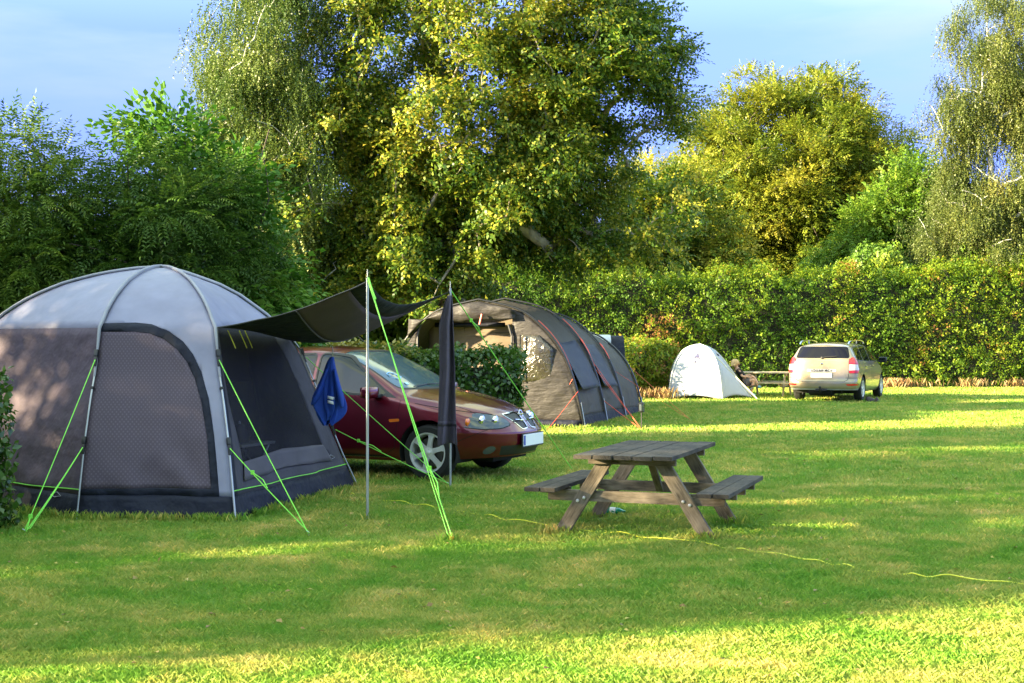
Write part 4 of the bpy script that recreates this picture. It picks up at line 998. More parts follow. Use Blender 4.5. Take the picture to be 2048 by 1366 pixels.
# ================================================================ generic tent panel from a surface function
def gpanel(fn, out, cen, polys, names, zs, ns, parent, default, W=1.0, solid=.004, s0=0.0, s1=1.0):
    bm = bmesh.new()
    vv = [[bm.verts.new((s0+(s1-s0)*i/ns, 0, z)) for i in range(ns+1)] for z in zs]
    for i in range(len(zs)-1):
        for j in range(ns): bm.faces.new((vv[i][j], vv[i][j+1], vv[i+1][j+1], vv[i+1][j]))
    for poly, key in polys: cutpoly(bm, 'xz', poly, lambda c: True, .15)
    groups = {}
    for f in bm.faces:
        c = f.calc_center_median(); k = default(c.x, c.z) if callable(default) else default
        for poly, key in polys:
            if inpoly((c.x, c.z), poly): k = key; break
        if k is not None: groups.setdefault(k, []).append(f)
    bm.verts.index_update(); co = {v.index: (v.co.x, v.co.z) for v in bm.verts}
    for v in bm.verts: v.co = fn(v.co.x, v.co.z)-cen
    res = {}
    for k, fs in groups.items():
        nm, mt, off = names[k]; bmesh.ops.recalc_face_normals(bm, faces=fs); bm.normal_update()
        if sum(f.normal.dot(out)*f.calc_area() for f in fs) < 0: bmesh.ops.reverse_faces(bm, faces=fs); bm.normal_update()
        res[k] = faces_to_obj(bm, fs, nm, mt, parent, off=off, solid=solid, uvf=lambda v: (co[v.index][0]*W, co[v.index][1]))
    bm.free(); return res

# ================================================================ brown tunnel tent
ax = Vector((.303, .953, 0)); cx = Vector((.953, -.303, 0)); PR = Vector((1.22, 23.3, 0))
OT = PR-cx*1.9; UP = Vector((0, 0, 1))
tt = thing('tunnel_tent', 'olive brown tunnel tent with black hoops and dark blue window flaps behind the maroon car', 'tent', OT)
M['olive'] = pbr('tent_olive_fabric', (.058, .050, .040), .6, var=.08, bump=.5, bscale=7, dist=.03, trans=.10)
M['olive2'] = pbr('tent_porch_fabric', (.027, .023, .024), .6, var=.08, bump=.6, bscale=5, dist=.04, stretch=(1, 1, 3), trans=.12)
M['tan'] = pbr('tent_inner_wall', (.15, .108, .07), .7, var=.06, bump=.3, bscale=5, dist=.03, stretch=(1, 1, 2.5))
M['bluegrey'] = pbr('tent_blue_flap', (.022, .028, .055), .6, var=.1, bump=.2, bscale=8)
hz = [0, .03, .3, .59, .98, 1.335, 1.66, 1.98, 2.1, 2.22]; hwv = [1.9, 1.9, 1.85, 1.79, 1.67, 1.51, 1.26, .89, .59, 0]
HN = 40
prof = []
for k in range(HN+1):                      # hoop profile by angle, unit = metres of the front hoop
    t = k/HN; seg = sum(math.hypot(hz[i+1]-hz[i], hwv[i+1]-hwv[i]) for i in range(9)); d = t*seg
    for i in range(9):
        l = math.hypot(hz[i+1]-hz[i], hwv[i+1]-hwv[i])
        if d <= l+1e-9: prof.append((hwv[i]+(hwv[i+1]-hwv[i])*d/l, hz[i]+(hz[i+1]-hz[i])*d/l)); break
        d -= l
for _ in range(3): prof = [prof[0]]+[((prof[i-1][0]+2*prof[i][0]+prof[i+1][0])/4, (prof[i-1][1]+2*prof[i][1]+prof[i+1][1])/4) for i in range(1, HN)]+[(0, prof[-1][1])]
def hoop(s): # s in -1..1 (left base..right base)
    a = 1-abs(s); k = min(HN-1e-6, a*HN); i = int(k); f = k-i; w_ = prof[i][0]*(1-f)+prof[i+1][0]*f; z = prof[i][1]*(1-f)+prof[i+1][1]*f
    return (w_ if s >= 0 else -w_), z
RIBD = [0, 1.65, 3.2, 4.85]
def tsurf(s, d):
    fw = float(np.interp(d, [0, 1.65, 3.2, 4.85], [1, 1.02, 1.0, .88])); fh = float(np.interp(d, [0, 1.65, 3.2, 4.85], [1, 1.03, .96, .80]))
    w_, z = hoop(s); sh = 1.9*(1-fw)
    k = [i for i in range(3) if RIBD[i] <= d+1e-9][-1]; q = (d-RIBD[k])/(RIBD[k+1]-RIBD[k]); sagq = math.sin(PI*min(1, max(0, q)))
    sg = 1-.035*sagq; wr = .018*noise.noise(Vector((s*7, d*3.0, 1)))*sagq+.01*math.sin(s*60+3*noise.noise(Vector((d*2, s*3, 0))))*sagq*math.exp(-abs(q-.5)*3)
    return OT+ax*d+cx*(w_*fw*sg+sh+(wr if s > 0 else -wr))+UP*z*fh*sg
ds = []
for k in range(3): ds += [RIBD[k]+(RIBD[k+1]-RIBD[k])*i/10 for i in range(10)]
ds.append(4.85)
outc = {0: cx+UP}
for k in range(3):
    dd = [RIBD[k]+(RIBD[k+1]-RIBD[k])*i/12 for i in range(13)]
    mb = MB(); mb.grid([[tsurf(-.95+1.9*j/60, d)-OT for j in range(61)] for d in dd]); mb.build('roof_panel', M['olive'], tt, smooth='all', solid=.004)
for sd in (-1, 1):
    mb = MB(); mb.grid([[tsurf(sd*(.935+.065*j/4), d)+cx*sd*(.015+.03*j/4)-OT for j in range(5)] for d in ds]); mb.build('skirt', M['navy'], tt, smooth='all', solid=.004)
for k, d in enumerate(RIBD):
    mb = MB(); pts = [tsurf(-1+2*j/64, d) for j in range(65)]; c_ = OT+ax*d
    mb.tube([p+((p-c_-UP*.6).normalized()*.03)-OT for p in pts], .028, 6, flat=.6); mb.build('pole_sleeve', M['black'], tt, smooth=True)
    p = tsurf(1, d); MB().tube([p-OT+cx*.05-UP*.0, tsurf(.86, d)-OT+cx*.05], .010, 6).build('pole', M['steel'], tt)
# window flaps on the right side
for k, (d0, d1) in enumerate(((.12, 1.45), (1.75, 2.9))):
    for_rows = []
    for i in range(13):
        s = .50+(.80-.50)*i/12; lift = .02+.10*(i/12)**2
        for_rows.append([tsurf(s, d0+(d1-d0)*j/8)+(cx*.9+UP*.35)*lift-OT for j in range(9)])
    mb = MB(); mb.grid(for_rows); mb.build('window_flap', M['bluegrey'], tt, smooth='all', solid=.006)
# front face: side panels, recessed inner wall, valance
def fz(w_):
    w_ = abs(w_)
    for i in range(HN):
        if prof[i+1][0] <= w_ <= prof[i][0]+1e-6:
            f = (prof[i][0]-w_)/max(1e-6, prof[i][0]-prof[i+1][0]); return prof[i][1]*(1-f)+prof[i+1][1]*f
    return 2.2
def front(w0, w1, z0f, z1f, d, nm, mt, nw=14, nzz=18, wr=.02, off=0):
    mb = MB(); rows = []
    for i in range(nzz+1):
        row = []
        for j in range(nw+1):
            w_ = w0+(w1-w0)*j/nw; a, b = z0f(w_), z1f(w_); z = a+(b-a)*i/nzz
            row.append(cx*w_+UP*z+ax*(d+wr*noise.noise(Vector((w_*3, z*6, d*3)))-.05*math.sin(PI*j/nw)*math.sin(PI*i/nzz))-cx*0)
        rows.append(row)
    mb.grid(rows); return mb.build(nm, mt, tt, smooth='all', solid=.004)
front(.62, 1.885, lambda w_: .12, lambda w_: max(.13, fz(w_)-.01), .02, 'front_panel', M['olive2'], 18, 26)
front(-1.885, -1.15, lambda w_: .12, lambda w_: max(.13, fz(w_)-.01), .02, 'front_panel', M['olive2'], 10, 26)
front(-1.15, .62, lambda w_: .05, lambda w_: 2.05, .55, 'inner_wall', M['tan'])
front(-1.3, .70, lambda w_: 1.84+.06*abs(w_+.3)**.5, lambda w_: fz(w_)-.01, -.10, 'porch_valance', M['olive2'], 18, 8, .06)
front(.60, 1.90, lambda w_: .0, lambda w_: .14, -.01, 'skirt', M['navy'], 8, 3)
front(-1.0, .35, lambda w_: 1.76, lambda w_: 1.84, .45, 'rolled_flap', M['navy'], 8, 3)
for w_ in (.62, -1.15):
    mb = MB(); mb.tube([cx*w_+UP*z+ax*(-.02) for z in (0, .6, 1.2, 1.6)]+[cx*(w_-.06*(1 if w_ > 0 else -1))+UP*1.8+ax*-.02], .022, 6); mb.build('door_edge', M['black'], tt)
mb = MB(); mb.tube([cx*-.45+UP*z+ax*.53 for z in (.1, 1.0, 1.9)], .012, 5); mb.tube([cx*-.45+UP*1.66+ax*.53, cx*.6+UP*1.66+ax*.53], .010, 5); mb.build('inner_seam', M['olive'], tt)
# clear window: crinkled film
m, nt, out = newmat('window_film'); L = nt.links.new
b = N(nt, 'ShaderNodeBsdfPrincipled'); b.inputs['Base Color'].default_value = (.04, .035, .025, 1); b.inputs['Roughness'].default_value = .22; b.inputs['Coat Weight'].default_value = .3; b.inputs['IOR'].default_value = 1.7
tc = N(nt, 'ShaderNodeTexCoord'); n1 = N(nt, 'ShaderNodeTexNoise'); n1.inputs['Scale'].default_value = 11; n1.inputs['Detail'].default_value = 3; n1.inputs['Distortion'].default_value = 1.5; L(tc.outputs['Object'], n1.inputs['Vector'])
bp = N(nt, 'ShaderNodeBump'); bp.inputs['Strength'].default_value = 1; bp.inputs['Distance'].default_value = .02; L(n1.outputs[0], bp.inputs['Height']); L(bp.outputs[0], b.inputs['Normal']); L(b.outputs[0], out.inputs[0]); M['film'] = m
front(.80, 1.38, lambda w_: .80, lambda w_: 1.62-.0*w_-max(0, w_-1.1)*.9, -.02, 'window', M['film'], 8, 10)
for e_ in (-.5,):
    mb = MB(); mb.tube([cx*.80+UP*.8+ax*-.09, cx*.80+UP*1.62+ax*-.09], .012, 5); mb.build('window_edge', M['black'], tt)
def trope(s, d, px, py, r=.011, nm='guy_rope'):
    a = tsurf(s, d)+(cx+UP*.3).normalized()*.05; b_ = gp(px, py); return rope(a, b_, 'redrope', r*.75, nm, .005, tt)
for s in (.66, .70): trope(s, 1.65, 1282, 857, .005)
trope(.88, 1.65, 1282, 858, .007)
trope(.72, .0, 1085, 855, .006); trope(.80, 0.0, 1093, 862, .005)
trope(.70, 3.2, 1378, 838, .004); trope(.62, 4.85, 1380, 839, .005)
for k, d in enumerate((.0, 1.65)):
    mb = MB(); mb.tube([tsurf(.36+.03*i, d+.03)+(cx*.6+UP).normalized()*.05-OT for i in range(12)], .012, 5); mb.build('red_webbing', M['redrope'], tt)
for d in (1.6, 3.1):
    mb = MB(); mb.tube([tsurf(.50+.02*i, d+.0)+(cx*.9+UP*.5).normalized()*.07-OT for i in range(7)], [.012, .05, .03, .02, .03, .02, .01], 5, flat=.3); mb.build('red_toggle', M['redrope'], tt)
mb = MB(); mb.tube([cx*.12+UP*1.98+ax*-.17, cx*.08+UP*1.80+ax*-.18], .018, 5); mb.build('red_toggle', M['redrope'], tt)

# small navy tent behind the tunnel tent
nb = Vector((2.0, 31.0, 0)); nvt = thing('ridge_tent', 'navy tent with white roof edge just showing behind the right end of the tunnel tent', 'tent', nb)
mb = MB(); mb.grid([[Vector((x, -.7*math.cos(a), .08+1.55*max(0, math.sin(a))**.8)) for a in np.linspace(0, PI, 15)] for x in (-.7, -.2, .3, .55)]); mb.build('flysheet', M['navy'], nvt, smooth='all', solid=.01)
mb = MB(); mb.grid([[Vector((x, -.35*math.cos(a), 1.46+.19*math.sin(a))) for a in np.linspace(0, PI, 9)] for x in (-.75, -.1, .25)]); mb.build('roof_panel', M['white'], nvt, smooth='all', solid=.01)
mb = MB(); mb.prism([(-.45, 0), (.45, 0), (.0, 1.1)], .03, (.66, 0, .1), Matrix.Rotation(R(90), 3, 'Z') @ Matrix.Rotation(R(-6), 3, 'X')); mb.build('door_panel', M['bluegrey'], nvt)
# stake lantern at the tunnel tent corner
sl_ = thing('stake_lantern', 'small black garden lantern on a stake at the right corner of the brown tunnel tent', 'lantern', gp(1283, 857))
MB().tube([(0, 0, -.02), (0, 0, .30)], .012, 6).build('stake', M['black'], sl_)
MB().lathe([(0, .28), (.05, .285), (.055, .30), (.035, .31)], n=12).lathe([(.045, .42), (.06, .425), (.03, .455), (0, .46)], n=12).tube([(.045, 0, .3), (.05, 0, .42)], .006, 5).tube([(-.045, 0, .3), (-.05, 0, .42)], .006, 5).tube([(0, .045, .3), (0, .05, .42)], .006, 5).build('lamp_frame', M['black'], sl_)
MB().lathe([(.035, .305), (.042, .36), (.038, .42)], n=12).build('lamp_glass', M['lampglass'], sl_, smooth=True)

# ================================================================ white dome tent
WC = Vector((4.98, 35.9, 0)); WH = 1.42
wt_ = thing('dome_tent', 'small pale white dome tent with a dark triangle emblem in front of the tall hedge', 'tent', WC)
WV = dict(F=Vector((5.44, 34.95, 0)), L=Vector((4.10, 35.35, 0)), G=Vector((4.25, 36.9, 0)), H=Vector((5.5, 37.0, 0)), R=Vector((6.42, 36.15, 0)))
def wrib(k, z):
    if k == 'R': u = float(np.interp(z, [0, .35, .75, 1.05, 1.25, 1.36, WH], [0, .20, .40, .56, .70, .83, 1]))
    else: u = float(np.interp(z, [0, .3, .6, .85, 1.05, 1.2, 1.3, 1.37, 1.41, WH], [0, .04, .10, .18, .29, .42, .56, .72, .88, 1]))
    p = WV[k].lerp(WC, u); return Vector((p.x, p.y, z))
def wpan(a, b):
    cen = WC
    def fn(s, z):
        p = wrib(a, z).lerp(wrib(b, z), s); w_ = (wrib(a, z)-wrib(b, z)).length; o_ = (wrib(a, z)+wrib(b, z))/2-Vector((cen.x, cen.y, z)); o_.z = 0
        o_ = o_.normalized() if o_.length > 1e-3 else Vector()
        p = p-o_*(.045*min(1, w_)*math.sin(PI*s)-.012*noise.noise(Vector((s*5, z*5, ord(a)))))
        p.z += .09*math.sin(PI*s)*max(0, 1-z/.35); return p
    return fn
M['wfab'] = pbr('white_tent_fabric', (.43, .46, .52), .55, var=.03, bump=.15, bscale=5, dist=.03, trans=.03)
M['logo'] = pbr('dark_print', (.05, .05, .12), .6)
wz = [.0, .06, .15, .3, .45, .6, .75, .88, 1.0, 1.1, 1.18, 1.25, 1.30, 1.34, 1.37, 1.395, 1.41, WH]
wn = dict(a=('fly_panel', M['wfab'], 0), b=('printed_emblem', M['logo'], .003))
lg1 = [(.54, 1.20), (.40, 1.03), (.505, 1.075), (.60, 1.01)]; lg2 = [(.435, .985), (.52, .995), (.455, .90)]
lgc = [(lg1, 'b'), (lg2, 'b')]
for a, b in (('L', 'F'), ('F', 'R'), ('R', 'H'), ('H', 'G'), ('G', 'L')):
    f = wpan(a, b); o_ = f(.5, .5)-WC; o_.z = 0; gpanel(f, o_, WC, lgc if a == 'L' else [], wn, wz, 14, wt_, 'a')
for k in 'LFGHR':
    MB().tube([wrib(k, z)-WC+(wrib(k, z)-Vector((WC.x, WC.y, z))).normalized()*.01 if z < WH else wrib(k, z)-WC+UP*.01 for z in wz], .018, 6).build('pole_sleeve', pbr('white_sleeve', (.62, .63, .62), .6), wt_, smooth=True)
MB().box(wrib('R', 1.14)-WC+Vector((-.1, -.1, .02)), (.16, .10, .05), Matrix.Rotation(R(30), 3, 'Y'), bev=.01).build('vent', M['navy'], wt_)
mb = MB(); a = wpan('F', 'R')(.25, 1.12)+Vector((.02, -.04, 0)); b_ = gp(1516, 799); mb.tube([a-WC, b_-WC], .016, 6); mb.build('guy_rope', pbr('white_cord', (.7, .66, .5), .6), wt_)

# ================================================================ far picnic table, child, chair
pt2 = picnic_table((7.15, 37.4, 0), R(68), 'pale sunlit picnic table between the white dome tent and the champagne car', W_TOP2, W_LEG2, TH=.66, L_=1.7)
ch = thing('camp_chair', 'low black camp chair under the seated child behind the white tent', 'chair', (6.30, 36.75, 0), R(0))
MB().box((.08, 0, .30), (.42, .44, .03), bev=.01).build('seat', M['black'], ch, smooth=True)
MB().box((-.20, 0, .52), (.035, .44, .50), Matrix.Rotation(R(-26), 3, 'Y'), bev=.012).build('backrest', M['black'], ch, smooth=True)
for x0, x1 in ((-.14, .26), (.28, -.10)):
    for y in (-.2, .2): MB().tube([(x0, y, 0), (x1, y, .29)], .011, 6).build('leg', M['steel'], ch)
def skin_obj(name, verts, edges, radii, mat, parent, sub=2, root=0):
    me = bpy.data.meshes.new(name); me.from_pydata(verts, edges, []); me.materials.append(mat); o = bpy.data.objects.new(name, me); C.objects.link(o); o.parent = parent
    md = o.modifiers.new('skin', 'SKIN'); sv = me.skin_vertices[0].data if me.skin_vertices else None
    if sv is None:
        bm = bmesh.new(); bm.from_mesh(me); bm.verts.layers.skin.verify(); bm.to_mesh(me); bm.free(); sv = me.skin_vertices[0].data
    for i, r_ in enumerate(radii): sv[i].radius = r_ if isinstance(r_, tuple) else (r_, r_)
    sv[root].use_root = True
    md2 = o.modifiers.new('sub', 'SUBSURF'); md2.levels = sub; md2.render_levels = sub
    dg = bpy.context.evaluated_depsgraph_get(); ev = o.evaluated_get(dg); nm_ = bpy.data.meshes.new_from_object(ev)
    o.modifiers.clear(); old = o.data; o.data = nm_; bpy.data.meshes.remove(old); nm_.name = name
    nm_.polygons.foreach_set('use_smooth', [True]*len(nm_.polygons))
    if not nm_.materials: nm_.materials.append(mat)
    return o
M['skin'] = pbr('skin', (.62, .36, .24), .55, var=.06); M['hair'] = pbr('blond_hair', (.55, .36, .16), .7, var=.25, vscale=30, bump=.5, bscale=90)
M['cloth_b'] = pbr('black_shirt', (.018, .018, .022), .85); M['cloth_g'] = pbr('grey_shorts', (.10, .09, .10), .85); M['shoe_b'] = pbr('light_blue_shoe', (.18, .50, .62), .6)
pe = thing('person', 'blond child in black top and shorts sitting back, one leg raised, behind the white tent', 'person', (6.30, 36.75, 0), 0)
V_ = [(.06, 0, .40), (.0, 0, .52), (-.08, 0, .64), (-.15, 0, .735), (-.19, 0, .79), (-.205, 0, .845), (-.20, 0, .915), (-.21, 0, .965),
      (.08, .085, .40), (.27, .09, .56), (.35, .045, .42), (.385, .02, .30), (.43, .015, .265), (.50, .015, .27),
      (.08, -.085, .40), (.26, -.10, .47), (.22, -.11, .28), (.19, -.12, .10), (.22, -.12, .055), (.31, -.12, .04),
      (-.15, .13, .71), (-.05, .17, .56), (.10, .13, .58), (.17, .11, .60), (-.15, -.13, .71), (-.06, -.18, .55), (.10, -.14, .55), (.17, -.12, .56)]
E_ = [(0, 1), (1, 2), (2, 3), (3, 4), (4, 5), (5, 6), (6, 7), (0, 8), (8, 9), (9, 10), (10, 11), (11, 12), (12, 13), (0, 14), (14, 15), (15, 16), (16, 17), (17, 18), (18, 19), (3, 20), (20, 21), (21, 22), (22, 23), (3, 24), (24, 25), (25, 26), (26, 27)]
r_ = [(.10, .085), (.095, .08), (.105, .085), (.09, .07), .042, .06, .088, .07, .075, .05, .045, .030, .032, .025, .075, .05, .045, .030, .032, .025, .045, .034, .026, .022, .045, .034, .026, .022]
skin_obj('body', V_, E_, r_, M['skin'], pe)
for hy in ((.17, .11, .60), (.17, -.12, .56)):      # hands: palm with four fingers and a thumb
    for k in range(4):
        y = hy[1]+(-.024+.016*k); l = (.050, .058, .054, .042)[k]
        skin_obj('finger', [(hy[0], y, hy[2]), (hy[0]+l*.6, y, hy[2]+.004), (hy[0]+l*1.1, y, hy[2]-.014)], [(0, 1), (1, 2)], [.008, .007, .006], M['skin'], pe, 1)
    skin_obj('thumb', [(hy[0]-.01, hy[1]-.02, hy[2]), (hy[0]+.02, hy[1]-.04, hy[2]-.005), (hy[0]+.045, hy[1]-.045, hy[2]-.01)], [(0, 1), (1, 2)], [.010, .008, .006], M['skin'], pe, 1)
skin_obj('shirt', [(.045, 0, .425), (.0, 0, .52), (-.08, 0, .64), (-.15, 0, .73), (-.185, 0, .775), (-.15, .135, .712), (-.07, .165, .60), (-.15, -.135, .712), (-.08, -.175, .60)], [(0, 1), (1, 2), (2, 3), (3, 4), (3, 5), (5, 6), (3, 7), (7, 8)], [(.115, .10), (.11, .095), (.118, .10), (.10, .085), .055, .058, .05, .058, .05], M['cloth_b'], pe)
skin_obj('shorts', [(.06, 0, .40), (.09, .085, .405), (.20, .09, .505), (.09, -.085, .40), (.20, -.095, .455)], [(0, 1), (1, 2), (0, 3), (3, 4)], [(.12, .10), .09, .07, .09, .07], M['cloth_g'], pe)
for a, b_, c_ in (((.385, .02, .29), (.43, .015, .262), (.50, .015, .268)), ((.19, -.12, .085), (.23, -.12, .05), (.32, -.12, .04))):
    skin_obj('shoe', [a, b_, c_], [(0, 1), (1, 2)], [.042, .045, .034], M['shoe_b'], pe, 2)
mb = MB()
for v in [(0, 0)]:
    rows = []
    for i in range(9):
        th = PI*i/8*.62; row = []
        for j in range(16):
            a = 2*PI*j/16; rr = .105*math.sin(th)*(1+.06*noise.noise(Vector((i, j*.8, 3)))); row.append(Vector((-.215+rr*math.cos(a)*1.05-.012, rr*math.sin(a)*.95, .92+.10*math.cos(th)-(.06 if math.cos(a) < 0 and i > 5 else 0))))
        rows.append(row)
    mb.grid(rows, close=True)
mb.build('hair', M['hair'], pe, smooth='all', solid=.01)
for s_ in (-1, 1):
    MB().lathe([(0, .006), (.006, .004), (.008, 0)], (-.118, s_*.032, .915), 'x', 8).build('eye', M['black'], pe)
    MB().lathe([(0, .012), (.014, .008), (.018, 0)], (-.20, s_*.086, .90), 'y', 8).build('ear', M['skin'], pe)
MB().tube([(-.122, 0, .905), (-.105, 0, .885), (-.118, 0, .878)], [.008, .013, .008], 6).build('nose', M['skin'], pe, smooth=True)
MB().tube([(-.122, -.02, .855), (-.114, 0, .853), (-.122, .02, .855)], .005, 6).build('mouth', pbr('lips', (.5, .2, .16), .5), pe, smooth=True)
# ================================================================ foliage
rgt_ = random.Random(5)
TB = [spray_beech(rgt_) for _ in range(5)]
TBL = [spray_beech(rgt_, 6, .42, .13, .09) for _ in range(5)]          # broad leaves
TP = [spray_pinnate(rgt_) for _ in range(4)]
TS = [spray_strand(rgt_, 14, .62, .05, .04) for _ in range(5)]
TT = [spray_tuft(rgt_) for _ in range(6)]
BARK = pbr('grey_bark', (.16, .135, .10), .9, var=.35, vscale=9, bump=.6, bscale=25, stretch=(1, 1, .3), dist=.03)
PALEBARK = pbr('pale_grey_bark', (.30, .26, .20), .9, var=.3, vscale=9, bump=.6, bscale=25, stretch=(1, 1, .3), dist=.03)
BARKD = pbr('dark_bark', (.07, .055, .04), .9, var=.3, vscale=9, bump=.6, bscale=25, stretch=(1, 1, .3), dist=.03)
BIRCH = pbr('birch_bark', (.55, .52, .46), .8, var=.2, vscale=5, bump=.4, bscale=20, col2=(.7, .67, .6), dist=.02)
G_BEECH = leafmat('beech_leaves', [(0, (.025, .07, .010)), (.4, (.06, .13, .014)), (.62, (.15, .22, .020)), (.82, (.34, .34, .03)), (1, (.54, .45, .06))])
G_DOME = leafmat('old_beech_leaves', [(0, (.04, .085, .010)), (.45, (.14, .20, .018)), (.75, (.29, .30, .03)), (1, (.45, .36, .04))])
G_BIRCH = leafmat('birch_leaves', [(0, (.05, .10, .018)), (.5, (.13, .185, .035)), (1, (.28, .29, .07))])
G_BIRCH2 = leafmat('autumn_birch_leaves', [(0, (.055, .085, .018)), (.5, (.13, .165, .035)), (1, (.26, .25, .06))])
G_ROWAN = leafmat('rowan_leaves', [(0, (.028, .075, .012)), (.5, (.070, .145, .018)), (.8, (.15, .24, .03)), (1, (.24, .33, .05))], trans=.35)
G_CHERRY = leafmat('bird_cherry_leaves', [(0, (.03, .10, .010)), (.5, (.07, .19, .014)), (.85, (.16, .30, .03)), (1, (.45, .42, .05))])
G_LIME = leafmat('fresh_green_leaves', [(0, (.05, .12, .014)), (.5, (.12, .23, .02)), (1, (.26, .34, .04))])
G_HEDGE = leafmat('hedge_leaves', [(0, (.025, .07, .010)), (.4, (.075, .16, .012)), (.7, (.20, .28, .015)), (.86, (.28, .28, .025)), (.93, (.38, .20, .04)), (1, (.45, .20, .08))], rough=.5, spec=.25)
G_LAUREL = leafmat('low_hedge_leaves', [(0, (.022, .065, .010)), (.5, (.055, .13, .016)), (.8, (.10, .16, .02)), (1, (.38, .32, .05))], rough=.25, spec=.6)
CORE = pbr('hedge_inner_twigs', (.030, .032, .014), .95, var=.4, vscale=14, bump=1, bscale=18, dist=.08)

def tree(name, label, base, envs, nclump, nspray, temps, leaf, bark, seed, group=None, cr=.55, flat=.6, trunk_r=.18, lean=0, hang=False, tmean=.45, tclump=.16, tjit=.10, sscale=1.0, trunks=1, minz=.8, gold=None, branch_r=1.0, hole=0.0, twigs=True, clear=None, droop=.25, lowz=None):
    rng = np.random.default_rng(seed); base = Vector(base)
    t = thing(name, label, 'tree', base, 0, group)
    pts = []; vol = np.array([e[3]*e[4]*e[5] for e in envs]); vol = vol/vol.sum()
    while len(pts) < nclump:
        e = envs[rng.choice(len(envs), p=vol)]; d = rng.normal(0, 1, 3); d /= np.linalg.norm(d); r_ = rng.random()**(.38)
        q = np.array(e[:3])+d*r_*np.array(e[3:])
        if q[2] < minz: continue
        if clear and abs(q[0]-clear[0]) < clear[1] and q[1] < clear[2] and q[2] < clear[3]: continue
        if hole and noise.noise(Vector(q*.55)+Vector((seed, 0, 0))) < -hole: continue
        pts.append(q)
    P = np.array(pts)
    # skeleton
    top = max(e[2]+e[5]*.55 for e in envs); nodes = []; par = []
    for k in range(trunks):
        n0 = len(nodes); off = Vector((rng.normal(0, .12), rng.normal(0, .12), 0)) if trunks > 1 else Vector((0, 0, 0))
        dr = Vector((rng.normal(0, .12)+lean, rng.normal(0, .1), 1)).normalized(); H = top-base.z; ns = 14
        cen = Vector((envs[0][0], envs[0][1], 0))
        for i in range(ns+1):
            f = i/ns; hh = H*f*(1 if trunks == 1 else rng.uniform(.8, 1))
            c = base+off; tgt = cen if trunks == 1 else cen+dr*0+Vector((dr.x*H*.8, dr.y*H*.8, 0))
            nodes.append(Vector((c.x+(tgt.x-c.x)*f**1.3+.12*math.sin(i*1.3+k)*f, c.y+(tgt.y-c.y)*f**1.3, base.z+H*f))); par.append(n0+i-1 if i else -1)
    order = np.argsort(np.hypot(P[:, 0]-base.x, P[:, 1]-base.y)*.8+np.abs(P[:, 2]-base.z)*.5)
    ends = []
    for i in order:
        p = P[i]; NA = np.array([tuple(n) for n in nodes]); dv = p-NA; ds_ = np.linalg.norm(dv, axis=1)
        pen = np.where(NA[:, 2] > p[2]-.25*np.hypot(dv[:, 0], dv[:, 1]), 2.5, 1.0); low = np.where(NA[:, 2] < base.z+(lowz or min(1.4, minz)), 4, 1)
        j = int(np.argmin(ds_*pen*low)); a = nodes[j]; b = Vector(p); L_ = (b-a).length; k = max(2, int(L_/.45)); pj = j
        for m_ in range(1, k+1):
            f = m_/k; q = a.lerp(b, f)+Vector((rng.normal(0, .04), rng.normal(0, .04), .12*L_*math.sin(PI*f)*(.6)))
            nodes.append(q if m_ < k else b); par.append(pj); pj = len(nodes)-1
        ends.append(pj)
    cnt = np.zeros(len(nodes)); 
    for e in ends:
        j = e
        while j >= 0: cnt[j] += 1; j = par[j]
    rad = np.maximum(.006, trunk_r*(cnt/max(1, len(ends)))**.5*1.0)*branch_r
    for i in range(len(nodes)):
        if cnt[i] == 0: rad[i] = .01
    children = {}
    for i, p_ in enumerate(par):
        if p_ >= 0: children.setdefault(p_, []).append(i)
    mbT = MB(); mbB = MB(); seen = set()
    def chain(i0):
        l = [i0]; j = i0
        while children.get(j):
            j2 = max(children[j], key=lambda q: cnt[q]); l.append(j2); j = j2
        return l
    starts = [i for i, p_ in enumerate(par) if p_ < 0]; stack = [(s_, None) for s_ in starts]
    while stack:
        s_, pr = stack.pop(); l = chain(s_)
        for a, b in zip(l, l[1:]):
            for o_ in children[a]:
                if o_ != b: stack.append((o_, a))
        ll = ([pr] if pr is not None else [])+l
        pts_ = [nodes[q]-base for q in ll]; rr = [float(min(rad[q], rad[l[0]])) if q == pr else float(rad[q]) for q in ll]
        if pr is None: rr[0] *= 1.5; 
        if len(pts_) > 1: (mbT if pr is None else mbB).tube(pts_, rr, 8 if pr is None else 5, cap=False)
    mbT.build('trunk', bark, t, smooth='all', normals=False)
    if twigs and mbB.v: mbB.build('branches', bark, t, smooth='all', normals=False)
    # crown
    cid = np.repeat(np.arange(nclump), nspray); n = len(cid)
    d = rng.normal(0, 1, (n, 3)); d = nrmz(d); rr = rng.random(n)**.45; csz = rng.uniform(.7, 1.3, nclump)
    off = d*rr[:, None]*np.array([cr, cr, cr*flat])*csz[cid][:, None]; pos = P[cid]+off
    ct = rng.normal(tmean, tclump, nclump)+.10*vnoise(P, .7, seed)
    if gold: 
        for (gx, gz, gr, ga) in gold: ct = ct+ga*np.exp(-((P[:, 0]-gx)**2+(P[:, 2]-gz)**2)/gr**2)
    tint = ct[cid]+rng.normal(0, .05, n)
    if hang:
        ax_ = np.stack([rng.normal(0, .32, n), rng.normal(0, .32, n), -np.ones(n)], 1); up = nrmz(rng.normal(0, 1, (n, 3))); pos[:, 2] -= rng.random(n)*hang
    else:
        radial = P[cid]-np.array([base.x, base.y, P[:, 2].mean()]); ax_ = nrmz(d)*.9+nrmz(radial)*.7+np.array([0, 0, -droop])+rng.normal(0, .3, (n, 3))
        up = np.array([0, 0, 1.0])+rng.normal(0, .35, (n, 3))
    sc_ = rng.uniform(.75, 1.25, n)*sscale
    V, Q, T = instance(temps, pos, ax_, up, sc_, tint, rng, tjit)
